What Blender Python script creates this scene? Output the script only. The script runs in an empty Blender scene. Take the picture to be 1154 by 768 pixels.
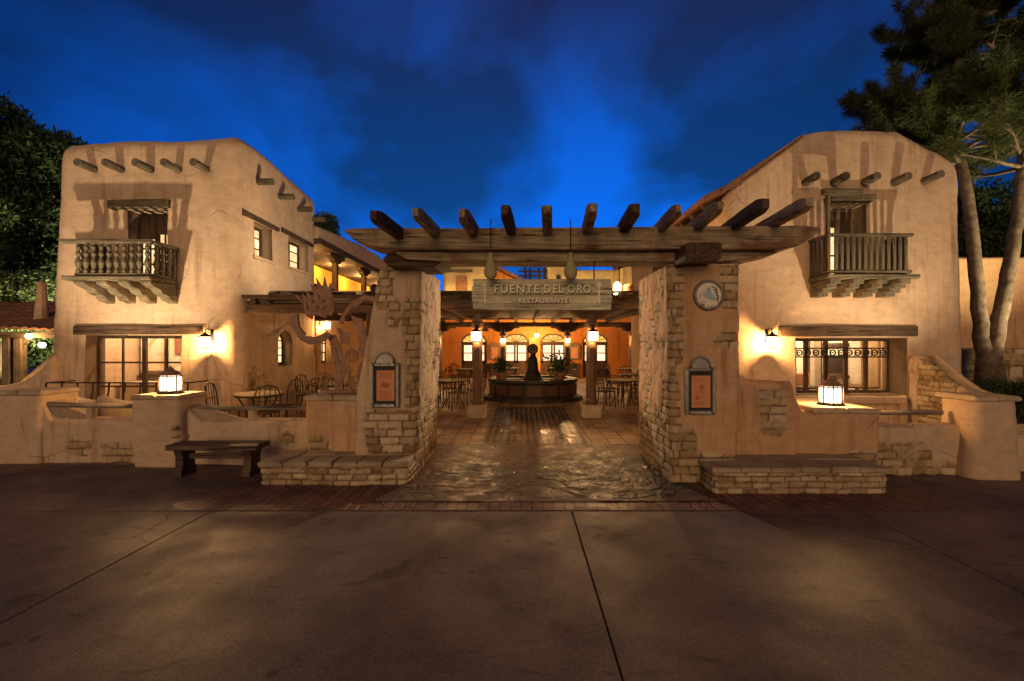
import bpy, bmesh, math, random
import numpy as np
from mathutils import Vector, Matrix

R = math.radians
PI = math.pi
sc = bpy.context.scene
COL = sc.collection

# ------------------------------------------------------------------ camera
F = 513.0          # focal length in photo pixels (photo 1154 wide)
EYE = 1.65
cam_d = bpy.data.cameras.new("camera"); cam = bpy.data.objects.new("camera", cam_d); COL.objects.link(cam)
cam.location = (0, 0, EYE); cam.rotation_euler = (R(90), 0, 0)
cam_d.sensor_fit = 'HORIZONTAL'; cam_d.sensor_width = 36; cam_d.lens = 36 * F / 1154
cam_d.shift_x = -11 / 1154; cam_d.shift_y = 6 / 1154
cam_d.clip_start = 0.05; cam_d.clip_end = 2000
sc.camera = cam
sc.view_settings.view_transform = 'Standard'; sc.view_settings.look = 'None'
sc.view_settings.exposure = 1.0; sc.view_settings.gamma = 1; sc.view_settings.use_curve_mapping = False
sc.cycles.use_denoising = True
sc.cycles.max_bounces = 6; sc.cycles.diffuse_bounces = 3; sc.cycles.glossy_bounces = 3
sc.cycles.transmission_bounces = 4; sc.cycles.transparent_max_bounces = 8
sc.cycles.sample_clamp_indirect = 4.0

# ------------------------------------------------------------------ world : dusk sky with drifting cloud
SUN_EL, SUN_ROT = R(8), R(170)
world = bpy.data.worlds.new("World"); sc.world = world; world.use_nodes = True
nt = world.node_tree; nt.nodes.clear()
def wn(t, **k):
    n = nt.nodes.new(t)
    for a, b in k.items(): setattr(n, a, b)
    return n
L = nt.links.new
sky = wn('ShaderNodeTexSky'); sky.sky_type = 'NISHITA'; sky.sun_disc = False
sky.sun_elevation = SUN_EL; sky.sun_rotation = SUN_ROT
tc = wn('ShaderNodeTexCoord'); sep = wn('ShaderNodeSeparateXYZ'); L(tc.outputs['Generated'], sep.inputs[0])
den = wn('ShaderNodeMath', operation='ADD'); L(sep.outputs['Z'], den.inputs[0]); den.inputs[1].default_value = 0.22
def div(a):
    n = wn('ShaderNodeMath', operation='DIVIDE'); L(a, n.inputs[0]); L(den.outputs[0], n.inputs[1]); return n.outputs[0]
cx, cy = div(sep.outputs['X']), div(sep.outputs['Y'])
comb = wn('ShaderNodeCombineXYZ'); L(cx, comb.inputs[0]); L(cy, comb.inputs[1])
mp = wn('ShaderNodeMapping'); L(comb.outputs[0], mp.inputs[0])
mp.inputs['Scale'].default_value = (1.0, 0.75, 1); mp.inputs['Location'].default_value = (2.6, 6.2, 7.4); mp.inputs['Rotation'].default_value = (0, 0, R(28))
cn = wn('ShaderNodeTexNoise'); L(mp.outputs[0], cn.inputs['Vector'])
cn.inputs['Scale'].default_value = 1.5; cn.inputs['Detail'].default_value = 6; cn.inputs['Roughness'].default_value = 0.5
cn.inputs['Distortion'].default_value = 0.35
cr = wn('ShaderNodeValToRGB'); L(cn.outputs['Fac'], cr.inputs[0])
cr.color_ramp.elements[0].position = 0.405; cr.color_ramp.elements[0].color = (0.0, 0.0, 0.0, 1)
cr.color_ramp.elements[1].position = 0.585; cr.color_ramp.elements[1].color = (1, 1, 1, 1)
er = wn('ShaderNodeValToRGB'); L(sep.outputs['Z'], er.inputs[0])
e = er.color_ramp.elements
e[0].position = 0.0; e[0].color = (0.001, 0.066, 0.36, 1)
e[1].position = 1.0; e[1].color = (0.003, 0.006, 0.025, 1)
for p, c in ((0.25, (0.0005, 0.052, 0.30)), (0.42, (0.001, 0.034, 0.20)), (0.62, (0.004, 0.013, 0.062))):
    q = er.color_ramp.elements.new(p); q.color = (*c, 1)
cl = wn('ShaderNodeMix', data_type='RGBA'); L(cr.outputs[0], cl.inputs[0]); L(er.outputs[0], cl.inputs[6])
cc = wn('ShaderNodeMix', data_type='RGBA', blend_type='MULTIPLY'); cc.inputs[0].default_value = 1.0
L(er.outputs[0], cc.inputs[6]); cc.inputs[7].default_value = (1.1, 0.33, 0.23, 1); L(cc.outputs[2], cl.inputs[7])
# the glow of the last light toward the middle of the view, darker to the far left and right
gl = wn('ShaderNodeVectorMath', operation='DOT_PRODUCT'); L(tc.outputs['Generated'], gl.inputs[0])
gl.inputs[1].default_value = Vector((0.05, 0.89, 0.44)).normalized()
gr = wn('ShaderNodeMapRange'); L(gl.outputs['Value'], gr.inputs[0])
gr.inputs[1].default_value = 0.58; gr.inputs[2].default_value = 0.99; gr.inputs[3].default_value = 0.17; gr.inputs[4].default_value = 1.45
mu = wn('ShaderNodeMix', data_type='RGBA', blend_type='MULTIPLY'); mu.inputs[0].default_value = 1
L(cl.outputs[2], mu.inputs[6]); L(gr.outputs[0], mu.inputs[7])
ad = wn('ShaderNodeMix', data_type='RGBA', blend_type='ADD'); ad.inputs[0].default_value = 1
L(mu.outputs[2], ad.inputs[6])
ns = wn('ShaderNodeMix', data_type='RGBA', blend_type='MULTIPLY'); ns.inputs[0].default_value = 1
L(sky.outputs[0], ns.inputs[6]); ns.inputs[7].default_value = (0.0006, 0.0022, 0.009, 1); L(ns.outputs[2], ad.inputs[7])
bg = wn('ShaderNodeBackground'); L(ad.outputs[2], bg.inputs[0]); bg.inputs[1].default_value = 1.0
wo = wn('ShaderNodeOutputWorld'); L(bg.outputs[0], wo.inputs[0])

# weak warm fill added from behind the camera, standing in for street lamps
sd = bpy.data.lights.new("sun", 'SUN'); sd.energy = 0.60; sd.angle = R(40); sd.color = (1.0, 0.63, 0.29)
sun = bpy.data.objects.new("sun", sd); COL.objects.link(sun)
sun.rotation_euler = (R(90) - R(14), 0, R(-8))

# ------------------------------------------------------------------ noise
def _h(ix, iy, iz, s):
    n = (ix.astype(np.int64) * 73856093) ^ (iy.astype(np.int64) * 19349663) ^ (iz.astype(np.int64) * 83492791) ^ (s * 2654435761)
    n = (n ^ (n >> 13)) * 1274126177 & 0x7fffffff
    n = (n ^ (n >> 15)) * 668265263 & 0x7fffffff
    return (n & 0xffff) / 65535.0
def vnoise(p, s=0):
    i = np.floor(p).astype(np.int64); f = p - i; f = f * f * (3 - 2 * f)
    out = 0
    for dx in (0, 1):
        wx = f[:, 0] if dx else 1 - f[:, 0]
        for dy in (0, 1):
            wy = f[:, 1] if dy else 1 - f[:, 1]
            for dz in (0, 1):
                wz = f[:, 2] if dz else 1 - f[:, 2]
                out = out + wx * wy * wz * _h(i[:, 0] + dx, i[:, 1] + dy, i[:, 2] + dz, s)
    return out
def fbm(p, octaves=4, s=0, gain=0.5):
    a, t, o = 1.0, 0.0, 0
    for k in range(octaves):
        o = o + a * (vnoise(p * (2 ** k) + 17.3 * k, s + k) - 0.5); t += a; a *= gain
    return o / t * 2          # about -1..1
def hash2(a, b, s=0):
    return _h(np.asarray(a), np.asarray(b), np.zeros_like(np.asarray(a)), s)
def sstep(a, b, x):
    t = np.clip((x - a) / (b - a), 0, 1); return t * t * (3 - 2 * t)

# ------------------------------------------------------------------ materials
class NB:
    def __init__(s, name):
        s.m = bpy.data.materials.new(name); s.m.use_nodes = True; s.t = s.m.node_tree; s.t.nodes.clear()
        s.out = s.t.nodes.new('ShaderNodeOutputMaterial')
        s.tc = s.t.nodes.new('ShaderNodeTexCoord')
    def n(s, t, **k):
        x = s.t.nodes.new(t)
        for a, b in k.items(): setattr(x, a, b)
        return x
    def l(s, a, b): s.t.links.new(a, b)
    def set(s, sock, v):
        if hasattr(v, 'is_output') or hasattr(v, 'links'): s.l(v, sock)
        elif isinstance(v, (tuple, list)) and len(v) == 3 and sock.type == 'RGBA': sock.default_value = (*v, 1)
        else: sock.default_value = v
    def coord(s, scale=(1, 1, 1), loc=(0, 0, 0), rot=(0, 0, 0), src='Object'):
        m = s.n('ShaderNodeMapping'); s.l(s.tc.outputs[src], m.inputs[0])
        m.inputs['Scale'].default_value = scale; m.inputs['Location'].default_value = loc; m.inputs['Rotation'].default_value = rot
        return m.outputs[0]
    def noise(s, v, scale, detail=4, rough=.55, dist=0):
        x = s.n('ShaderNodeTexNoise'); s.l(v, x.inputs['Vector'])
        x.inputs['Scale'].default_value = scale; x.inputs['Detail'].default_value = detail
        x.inputs['Roughness'].default_value = rough; x.inputs['Distortion'].default_value = dist
        return x.outputs['Fac']
    def ramp(s, f, pts):
        x = s.n('ShaderNodeValToRGB'); s.l(f, x.inputs[0]); el = x.color_ramp.elements
        while len(el) < len(pts): el.new(0.5)
        for q, (p, c) in zip(el, pts):
            q.position = p; q.color = (*c, 1) if isinstance(c, tuple) else (c, c, c, 1)
        return x.outputs[0]
    def mix(s, f, a, b, bt='MIX'):
        x = s.n('ShaderNodeMix', data_type='RGBA', blend_type=bt)
        s.set(x.inputs[0], f); s.set(x.inputs[6], a); s.set(x.inputs[7], b); return x.outputs[2]
    def math(s, op, a, b=0.0):
        x = s.n('ShaderNodeMath', operation=op); s.set(x.inputs[0], a); s.set(x.inputs[1], b); return x.outputs[0]
    def bump(s, h, strength=.4, dist=.01, nrm=None):
        x = s.n('ShaderNodeBump'); s.l(h, x.inputs['Height']); x.inputs['Strength'].default_value = strength
        x.inputs['Distance'].default_value = dist
        if nrm: s.l(nrm, x.inputs['Normal'])
        return x.outputs[0]
    def attr(s, name):
        x = s.n('ShaderNodeAttribute', attribute_name=name); return x
    def bsdf(s, col, rough=.85, nrm=None, metal=0.0, spec=.3, **k):
        x = s.n('ShaderNodeBsdfPrincipled'); s.set(x.inputs['Base Color'], col); s.set(x.inputs['Roughness'], rough)
        x.inputs['Metallic'].default_value = metal; x.inputs['Specular IOR Level'].default_value = spec
        if nrm: s.l(nrm, x.inputs['Normal'])
        for a, b in k.items(): s.set(x.inputs[a], b)
        s.l(x.outputs[0], s.out.inputs[0]); return x
M = {}

def cracks(n, scale, width, warp=.18):
    """thin wandering cracks, only here and there"""
    v = n.coord(); nz = n.n('ShaderNodeTexNoise'); n.l(v, nz.inputs['Vector']); nz.inputs['Scale'].default_value = scale * 1.7; nz.inputs['Detail'].default_value = 5
    sc_ = n.n('ShaderNodeVectorMath', operation='SCALE'); n.l(nz.outputs['Color'], sc_.inputs[0]); sc_.inputs['Scale'].default_value = warp / scale * 3
    ad_ = n.n('ShaderNodeVectorMath', operation='ADD'); n.l(v, ad_.inputs[0]); n.l(sc_.outputs[0], ad_.inputs[1])
    vo = n.n('ShaderNodeTexVoronoi', feature='DISTANCE_TO_EDGE'); n.l(ad_.outputs[0], vo.inputs['Vector']); vo.inputs['Scale'].default_value = scale
    line = n.ramp(vo.outputs['Distance'], [(0.0, 1.0), (width, 0.0)])
    where = n.ramp(n.noise(n.coord((1, 1, 1), (7, 3, 1)), scale * .8, 3, .5), [(.54, 0.0), (.62, 1.0)])
    return n.math('MULTIPLY', line, where)
def mk_adobe(name, a, b, brick=True):
    n = NB(name); c = n.coord()
    n1 = n.noise(c, 0.7, 5, .6, .6); n2 = n.noise(n.coord((1, 1, 1.9)), 5, 10, .72); n3 = n.noise(n.coord((4.5, 4.5, .28)), 1.5, 6, .62)
    col = n.mix(n.ramp(n1, [(.32, 0.0), (.66, 1.0)]), a, b)
    col = n.mix(.8, col, n.ramp(n2, [(.30, .74), (.52, .98), (.72, 1.12)]), 'MULTIPLY')
    wide = n.ramp(n.noise(c, .45, 3, .5), [(.42, 0.0), (.62, 1.0)])
    drip = n.ramp(n3, [(.34, (.46, .36, .30)), (.50, (1., 1., 1.))])
    col = n.mix(n.math('MULTIPLY', wide, .75), col, drip, 'MULTIPLY')
    spots = n.noise(c, 55, 4, .6)
    col = n.mix(n.ramp(spots, [(.60, 0.0), (.72, .45)]), col, (.17, .11, .065))
    pale = n.ramp(n.noise(n.coord((1, 1, 1), (3, 9, 2)), 1.9, 7, .65), [(.58, 0.0), (.70, .40)])
    col = n.mix(pale, col, (.68, .56, .41))
    ck = cracks(n, .9, .006)
    col = n.mix(n.math('MULTIPLY', ck, .75), col, (.10, .065, .04))
    at = n.attr('bk'); s3 = n.n('ShaderNodeSeparateColor'); n.l(at.outputs['Color'], s3.inputs[0])
    bc = n.ramp(s3.outputs[1], [(0.0, (.24, .145, .07)), (.25, (.52, .38, .20)), (.5, (.36, .24, .12)), (.75, (.66, .51, .31)), (1.0, (.42, .31, .21))])
    bc = n.mix(.9, bc, n.ramp(n.noise(c, 17, 8, .7), [(.25, .5), (.75, 1.2)]), 'MULTIPLY')
    wash = n.ramp(n.noise(c, 4.5, 6, .65), [(.50, 0.0), (.66, .7)])
    bc = n.mix(wash, bc, col)
    bc = n.mix(s3.outputs[2], bc, (.13, .085, .05))
    col = n.mix(s3.outputs[0], col, bc)
    tro = n.noise(n.coord((1, 1, 2.6)), 9, 6, .6)
    h = n.mix(.5, n.noise(c, 30, 8, .7), n.noise(c, 110, 4, .6)); h = n.mix(.35, h, tro)
    h2 = n.math('SUBTRACT', h, n.math('MULTIPLY', ck, .5))
    n.bsdf(col, .93, n.bump(h2, .85, .022), spec=.12)
    M[name] = n.m
mk_adobe('adobe', (.53, .365, .23), (.63, .45, .29))
mk_adobe('adobe_pink', (.53, .305, .155), (.60, .37, .20))
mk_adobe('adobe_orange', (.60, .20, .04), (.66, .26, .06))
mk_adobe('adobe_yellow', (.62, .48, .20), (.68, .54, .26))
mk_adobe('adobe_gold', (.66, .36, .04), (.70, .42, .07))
mk_adobe('interior_plaster', (.70, .62, .52), (.76, .69, .58))

def mk_wood(name, a, b, axis, rough=.85, spec=.2, scale=1.0, red=0.0):
    n = NB(name); s = [11 * scale] * 3; s[axis] = .55 * scale
    c = n.coord(tuple(s)); g = n.noise(c, 2.2, 9, .68, .4); k = n.noise(n.coord(), 2.6, 6, .65)
    s2 = [30 * scale] * 3; s2[axis] = 1.1 * scale; fine = n.noise(n.coord(tuple(s2)), 2.4, 5, .65)
    col = n.mix(n.ramp(g, [(.32, 0.0), (.62, 1.0)]), a, b)
    if red: col = n.mix(n.ramp(n.noise(n.coord((1, 1, 1), (4, 2, 7)), 2.1, 5, .6), [(.52, 0.0), (.64, red)]), col, (.20, .075, .04))
    col = n.mix(.85, col, n.ramp(k, [(.28, .45), (.72, 1.25)]), 'MULTIPLY')
    col = n.mix(.7, col, n.ramp(fine, [(.32, .55), (.6, 1.15)]), 'MULTIPLY')
    crack = n.ramp(n.noise(n.coord(tuple(1.6 * q for q in s)), 2.0, 3, .5), [(.33, .15), (.40, 1.0)])
    col = n.mix(.9, col, crack, 'MULTIPLY')
    h = n.mix(.5, n.mix(.5, g, fine), crack)
    n.bsdf(col, rough, n.bump(h, .8, .018), spec=spec); M[name] = n.m
for ax, t in ((0, 'x'), (1, 'y'), (2, 'z')):
    mk_wood('beam_' + t, (.20, .135, .08), (.47, .36, .235), ax, red=.75)
    mk_wood('dark_' + t, (.045, .026, .015), (.13, .080, .045), ax)
    mk_wood('grey_' + t, (.16, .125, .085), (.36, .29, .205), ax)
    mk_wood('olive_' + t, (.085, .068, .042), (.215, .175, .11), ax)
mk_wood('sign_wood', (.42, .37, .22), (.72, .66, .44), 0)
mk_wood('bench_wood', (.05, .026, .015), (.12, .066, .036), 0, .5, .4)
mk_wood('pillar_wood', (.085, .038, .016), (.18, .085, .038), 2, .42, .4)
mk_wood('rot_wood', (.05, .022, .014), (.15, .055, .03), 1)

def mk_stone(name, a, b, rough=.85, sc_=6):
    n = NB(name); c = n.coord(); k = n.noise(c, sc_, 8, .65); q = n.noise(c, sc_ * 7, 5, .6); w = n.noise(c, 1.4, 3, .5)
    col = n.mix(n.ramp(k, [(.28, 0.0), (.7, 1.0)]), a, b)
    col = n.mix(.7, col, n.ramp(w, [(.3, .7), (.7, 1.15)]), 'MULTIPLY')
    n.bsdf(col, rough, n.bump(n.mix(.5, k, q), .6, .014), spec=.2); M[name] = n.m
mk_stone('cap_stone', (.34, .25, .15), (.54, .42, .26))
mk_stone('slab_stone', (.28, .205, .125), (.46, .355, .22))
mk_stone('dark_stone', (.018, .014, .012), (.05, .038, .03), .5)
mk_stone('clay', (.20, .085, .04), (.34, .15, .07), .7)
mk_stone('pale_clay', (.36, .28, .19), (.5, .4, .28), .75)
mk_stone('tin', (.22, .20, .17), (.40, .37, .31), .42, 14); M['tin'].node_tree.nodes['Principled BSDF'].inputs['Metallic'].default_value = .75
mk_stone('rust', (.22, .115, .07), (.42, .26, .175), .7, 11); M['rust'].node_tree.nodes['Principled BSDF'].inputs['Metallic'].default_value = .25
mk_stone('iron', (.018, .014, .012), (.05, .036, .028), .5, 18); M['iron'].node_tree.nodes['Principled BSDF'].inputs['Metallic'].default_value = .5
mk_stone('poster', (.62, .25, .10), (.66, .30, .13), .6, 3)
mk_stone('poster_ink', (.40, .13, .06), (.46, .17, .08), .6)
mk_stone('black_board', (.02, .016, .013), (.04, .03, .025), .5)
mk_stone('gilt', (.92, .84, .58), (.95, .88, .66), .5)
mk_stone('letter_shade', (.16, .11, .05), (.30, .22, .11), .6)
mk_stone('gourd', (.30, .26, .10), (.50, .44, .22), .4, 5)
mk_stone('terracotta_roof', (.16, .075, .045), (.30, .15, .09), .85, 7)
mk_stone('leather', (.52, .41, .27), (.70, .58, .40), .6, 5)
mk_stone('shutter', (.30, .14, .07), (.40, .20, .10), .7, 9)

def mk_ground():
    n = NB('concrete'); c = n.coord()
    big = n.noise(c, .35, 6, .62, .8); mid = n.noise(c, 1.9, 9, .70, .3); fine = n.noise(c, 45, 6, .75); agg = n.noise(c, 150, 3, .6)
    col = n.mix(n.ramp(big, [(.34, 0.0), (.66, 1.0)]), (.112, .068, .059), (.180, .114, .100))
    col = n.mix(.95, col, n.ramp(mid, [(.30, .48), (.5, .92), (.70, 1.3)]), 'MULTIPLY')
    col = n.mix(.95, col, n.ramp(fine, [(.30, .45), (.52, 1.0), (.70, 1.7)]), 'MULTIPLY')
    col = n.mix(n.ramp(agg, [(.60, 0.0), (.68, .6)]), col, (.36, .28, .24))
    vo = n.n('ShaderNodeTexVoronoi'); n.l(c, vo.inputs['Vector']); vo.inputs['Scale'].default_value = 3.4; vo.inputs['Randomness'].default_value = 1
    sp = n.n('ShaderNodeSeparateColor'); n.l(vo.outputs['Color'], sp.inputs[0])
    gum = n.math('MULTIPLY', n.ramp(vo.outputs['Distance'], [(.08, 1.0), (.12, 0.0)]), n.ramp(sp.outputs[0], [(.50, 0.0), (.56, .85)]))
    col = n.mix(gum, col, (.022, .016, .014))
    st = n.noise(n.coord((1, 2.2, 1)), 1.3, 8, .68, 1.5)
    col = n.mix(n.ramp(st, [(.585, 0.0), (.64, .8)]), col, (.040, .017, .013))
    ck = cracks(n, .42, .004, .12); col = n.mix(n.math('MULTIPLY', ck, .85), col, (.012, .008, .007))
    rg = n.ramp(n.noise(c, 1.1, 7, .65), [(.34, .36), (.66, .72)])
    h = n.math('SUBTRACT', n.mix(.5, fine, agg), n.math('MULTIPLY', ck, .8))
    n.bsdf(col, rg, n.bump(h, .6, .010), spec=.4); M['concrete'] = n.m
mk_ground()
def mk_brickfloor(name, c1, c2, mort, bw, bh, rough, rot=0, off=.5, spec=.4, ms=.012, stain=None):
    n = NB(name); v = n.coord((1, 1, 1), rot=(0, 0, rot))
    wob = n.n('ShaderNodeVectorMath', operation='ADD'); n.l(v, wob.inputs[0])
    nz = n.n('ShaderNodeTexNoise'); n.l(v, nz.inputs['Vector']); nz.inputs['Scale'].default_value = 5
    sc2 = n.n('ShaderNodeVectorMath', operation='SCALE'); n.l(nz.outputs['Color'], sc2.inputs[0]); sc2.inputs['Scale'].default_value = .012
    n.l(sc2.outputs[0], wob.inputs[1])
    b = n.n('ShaderNodeTexBrick'); n.l(wob.outputs[0], b.inputs['Vector'])
    b.inputs['Scale'].default_value = 1; b.inputs['Brick Width'].default_value = bw; b.inputs['Row Height'].default_value = bh
    b.inputs['Mortar Size'].default_value = ms; b.inputs['Mortar Smooth'].default_value = .3; b.offset = off
    b.inputs['Color1'].default_value = (*c1, 1); b.inputs['Color2'].default_value = (*c2, 1); b.inputs['Mortar'].default_value = (*mort, 1)
    c = n.coord()
    col = n.mix(.85, b.outputs['Color'], n.ramp(n.noise(c, 1.5, 6, .65), [(.28, .5), (.72, 1.25)]), 'MULTIPLY')
    col = n.mix(.6, col, n.ramp(n.noise(c, 30, 4, .6), [(.3, .7), (.7, 1.2)]), 'MULTIPLY')
    rg = n.ramp(n.noise(c, 2.0, 5, .6), [(.35, rough[0]), (.65, rough[1])])
    inv = n.math('SUBTRACT', 1.0, b.outputs['Fac'])
    hh = n.math('ADD', inv, n.math('MULTIPLY', n.noise(c, 22, 5, .6), .5))
    n.bsdf(col, rg, n.bump(hh, .6, .012), spec=spec); M[name] = n.m
mk_brickfloor('pavers', (.16, .055, .038), (.25, .10, .07), (.05, .03, .024), .22, .11, (.35, .7), rot=R(90))
mk_brickfloor('tiles', (.25, .145, .08), (.40, .255, .15), (.05, .033, .024), .30, .30, (.4, .7), off=0)
mk_brickfloor('grate_tile', (.20, .15, .105), (.28, .215, .15), (.018, .013, .01), .12, .12, (.22, .5), off=0, ms=.028)
def mk_cobble():
    n = NB('cobble'); c = n.coord(); at = n.attr('bk'); s3 = n.n('ShaderNodeSeparateColor'); n.l(at.outputs['Color'], s3.inputs[0])
    a = n.mix(s3.outputs[1], (.075, .034, .022), (.14, .068, .045))
    d = n.mix(s3.outputs[1], (.022, .018, .016), (.072, .056, .046))
    col = n.mix(s3.outputs[0], a, d); col = n.mix(s3.outputs[2], col, (.03, .02, .016))
    col = n.mix(.8, col, n.ramp(n.noise(c, 9, 6, .65), [(.3, .6), (.7, 1.2)]), 'MULTIPLY')
    rg = n.ramp(n.noise(c, 4.0, 6, .7), [(.36, .26), (.56, .62)])
    n.bsdf(col, rg, n.bump(n.noise(c, 60, 4, .6), .5, .008), spec=.42); M['cobble'] = n.m
mk_cobble()
def mk_emit(name, col, st):
    n = NB(name); x = n.n('ShaderNodeEmission'); x.inputs[0].default_value = (*col, 1); x.inputs[1].default_value = st
    n.l(x.outputs[0], n.out.inputs[0]); M[name] = n.m
def mk_lampglass(name, col, st, tr):
    n = NB(name); x = n.n('ShaderNodeEmission'); x.inputs[0].default_value = (*col, 1); x.inputs[1].default_value = st
    t = n.n('ShaderNodeBsdfTransparent'); m = n.n('ShaderNodeMixShader'); m.inputs[0].default_value = tr
    n.l(x.outputs[0], m.inputs[1]); n.l(t.outputs[0], m.inputs[2]); n.l(m.outputs[0], n.out.inputs[0]); M[name] = n.m
mk_lampglass('lamp_glass', (1, .78, .48), 9, .6); mk_lampglass('bulb', (1, .76, .45), 12, .6); mk_lampglass('frosted', (1, .80, .52), 3.2, .65)
mk_emit('lit_white', (1, .80, .52), 1.15); mk_emit('lit_amber', (1, .50, .09), 1.3); mk_emit('lens', (1, .72, .4), 3)
def mk_lit_pane(name, a, b, st):
    n = NB(name); c = n.coord(); k = n.noise(c, 3.2, 4, .6)
    col = n.ramp(k, [(.3, a), (.65, b)]); x = n.n('ShaderNodeEmission'); n.l(col, x.inputs[0]); x.inputs[1].default_value = st
    n.l(x.outputs[0], n.out.inputs[0]); M[name] = n.m
mk_lit_pane('lit_pane', (.70, .32, .09), (1, .78, .46), .8)
mk_lit_pane('door_pane', (.80, .42, .16), (1, .82, .55), .9)
mk_lit_pane('fanlight', (.95, .36, .03), (1, .66, .20), .62)
def mk_glass():
    n = NB('glass'); g = n.n('ShaderNodeBsdfGlossy'); g.inputs['Roughness'].default_value = .03
    t = n.n('ShaderNodeBsdfTransparent'); t.inputs[0].default_value = (.93, .92, .88, 1)
    m = n.n('ShaderNodeMixShader'); m.inputs[0].default_value = .08; n.l(t.outputs[0], m.inputs[1]); n.l(g.outputs[0], m.inputs[2])
    n.l(m.outputs[0], n.out.inputs[0]); M['glass'] = n.m
mk_glass()
def mk_water():
    n = NB('water'); c = n.coord(); n.bsdf((.02, .025, .02), .06, n.bump(n.noise(c, 9, 3, .5), .25, .02), spec=.6); M['water'] = n.m
mk_water()
def mk_leaf(name, a, b):
    n = NB(name); c = n.coord(); k = n.noise(c, 1.1, 4, .6); r = n.attr('bk'); s3 = n.n('ShaderNodeSeparateColor'); n.l(r.outputs['Color'], s3.inputs[0])
    col = n.mix(n.math('ADD', n.math('MULTIPLY', s3.outputs[0], .7), n.math('MULTIPLY', k, .4)), a, b)
    d = n.bsdf(col, .7, spec=.2); tr = n.n('ShaderNodeBsdfTranslucent'); n.l(col, tr.inputs[0])
    ms = n.n('ShaderNodeMixShader'); ms.inputs[0].default_value = .3; n.l(d.outputs[0], ms.inputs[1]); n.l(tr.outputs[0], ms.inputs[2])
    n.l(ms.outputs[0], n.out.inputs[0]); M[name] = n.m
mk_leaf('pine_needles', (.028, .045, .016), (.11, .12, .045))
mk_leaf('dark_leaf', (.025, .05, .02), (.08, .12, .045))
mk_leaf('lit_leaf', (.05, .09, .03), (.14, .18, .07))  # lighter leaf colour, paints in the lit side of the left tree
mk_stone('bark', (.045, .032, .022), (.20, .145, .10), .9, 7)
def mk_mural():
    n = NB('mural'); c = n.coord(); k = n.noise(c, 2.2, 6, .6, .6)
    col = n.ramp(k, [(.30, (.62, .40, .22)), (.42, (.78, .62, .40)), (.52, (.72, .66, .50)), (.60, (.50, .42, .28)), (.70, (.60, .27, .12))])
    n.bsdf(col, .8); M['mural'] = n.m
mk_mural()
def mk_medal():
    n = NB('medallion_face'); c = n.coord(); k = n.noise(c, 16, 3, .6, .8)
    col = n.ramp(k, [(.30, (.20, .15, .10)), (.42, (.62, .54, .42)), (.58, (.74, .68, .56)), (.70, (.45, .30, .14))])
    n.bsdf(col, .45, n.bump(k, .4, .01), spec=.4); M['medallion_face'] = n.m
mk_medal()
mk_stone('panel_clay', (.05, .022, .013), (.11, .05, .028), .45)
mk_stone('blue_glaze', (.22, .34, .42), (.42, .54, .60), .35, 20)
# ------------------------------------------------------------------ object helpers
def W(px, py, Y):
    return Vector(((px - 588) * Y / F, Y, EYE + (390 - py) * Y / F))
def link_mesh(name, me, mat=None, parent=None, smooth=False):
    o = bpy.data.objects.new(name, me); COL.objects.link(o)
    if mat: me.materials.append(M[mat])
    if parent is not None: o.parent = parent
    if smooth:
        me.polygons.foreach_set('use_smooth', [True] * len(me.polygons))
    return o
def tag(o, label, cat, group=None):
    o['label'] = label; o['category'] = cat
    if group: o['group'] = group
    return o
def thing(name, label, cat, loc=(0, 0, 0), rz=0, group=None):
    o = bpy.data.objects.new(name, None); COL.objects.link(o); o.location = loc; o.rotation_euler = (0, 0, rz)
    o.empty_display_size = .1
    return tag(o, label, cat, group)
def struct(o): o['kind'] = 'structure'; return o
def dup(root, loc, rz, label, group=None):
    r = root.copy(); COL.objects.link(r); r.location = loc; r.rotation_euler = (0, 0, rz); r['label'] = label
    if group: r['group'] = group
    for ch in list(root.children):
        c = ch.copy(); COL.objects.link(c); c.parent = r
        for g in ch.children:
            d = g.copy(); COL.objects.link(d); d.parent = c
    return r
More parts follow.
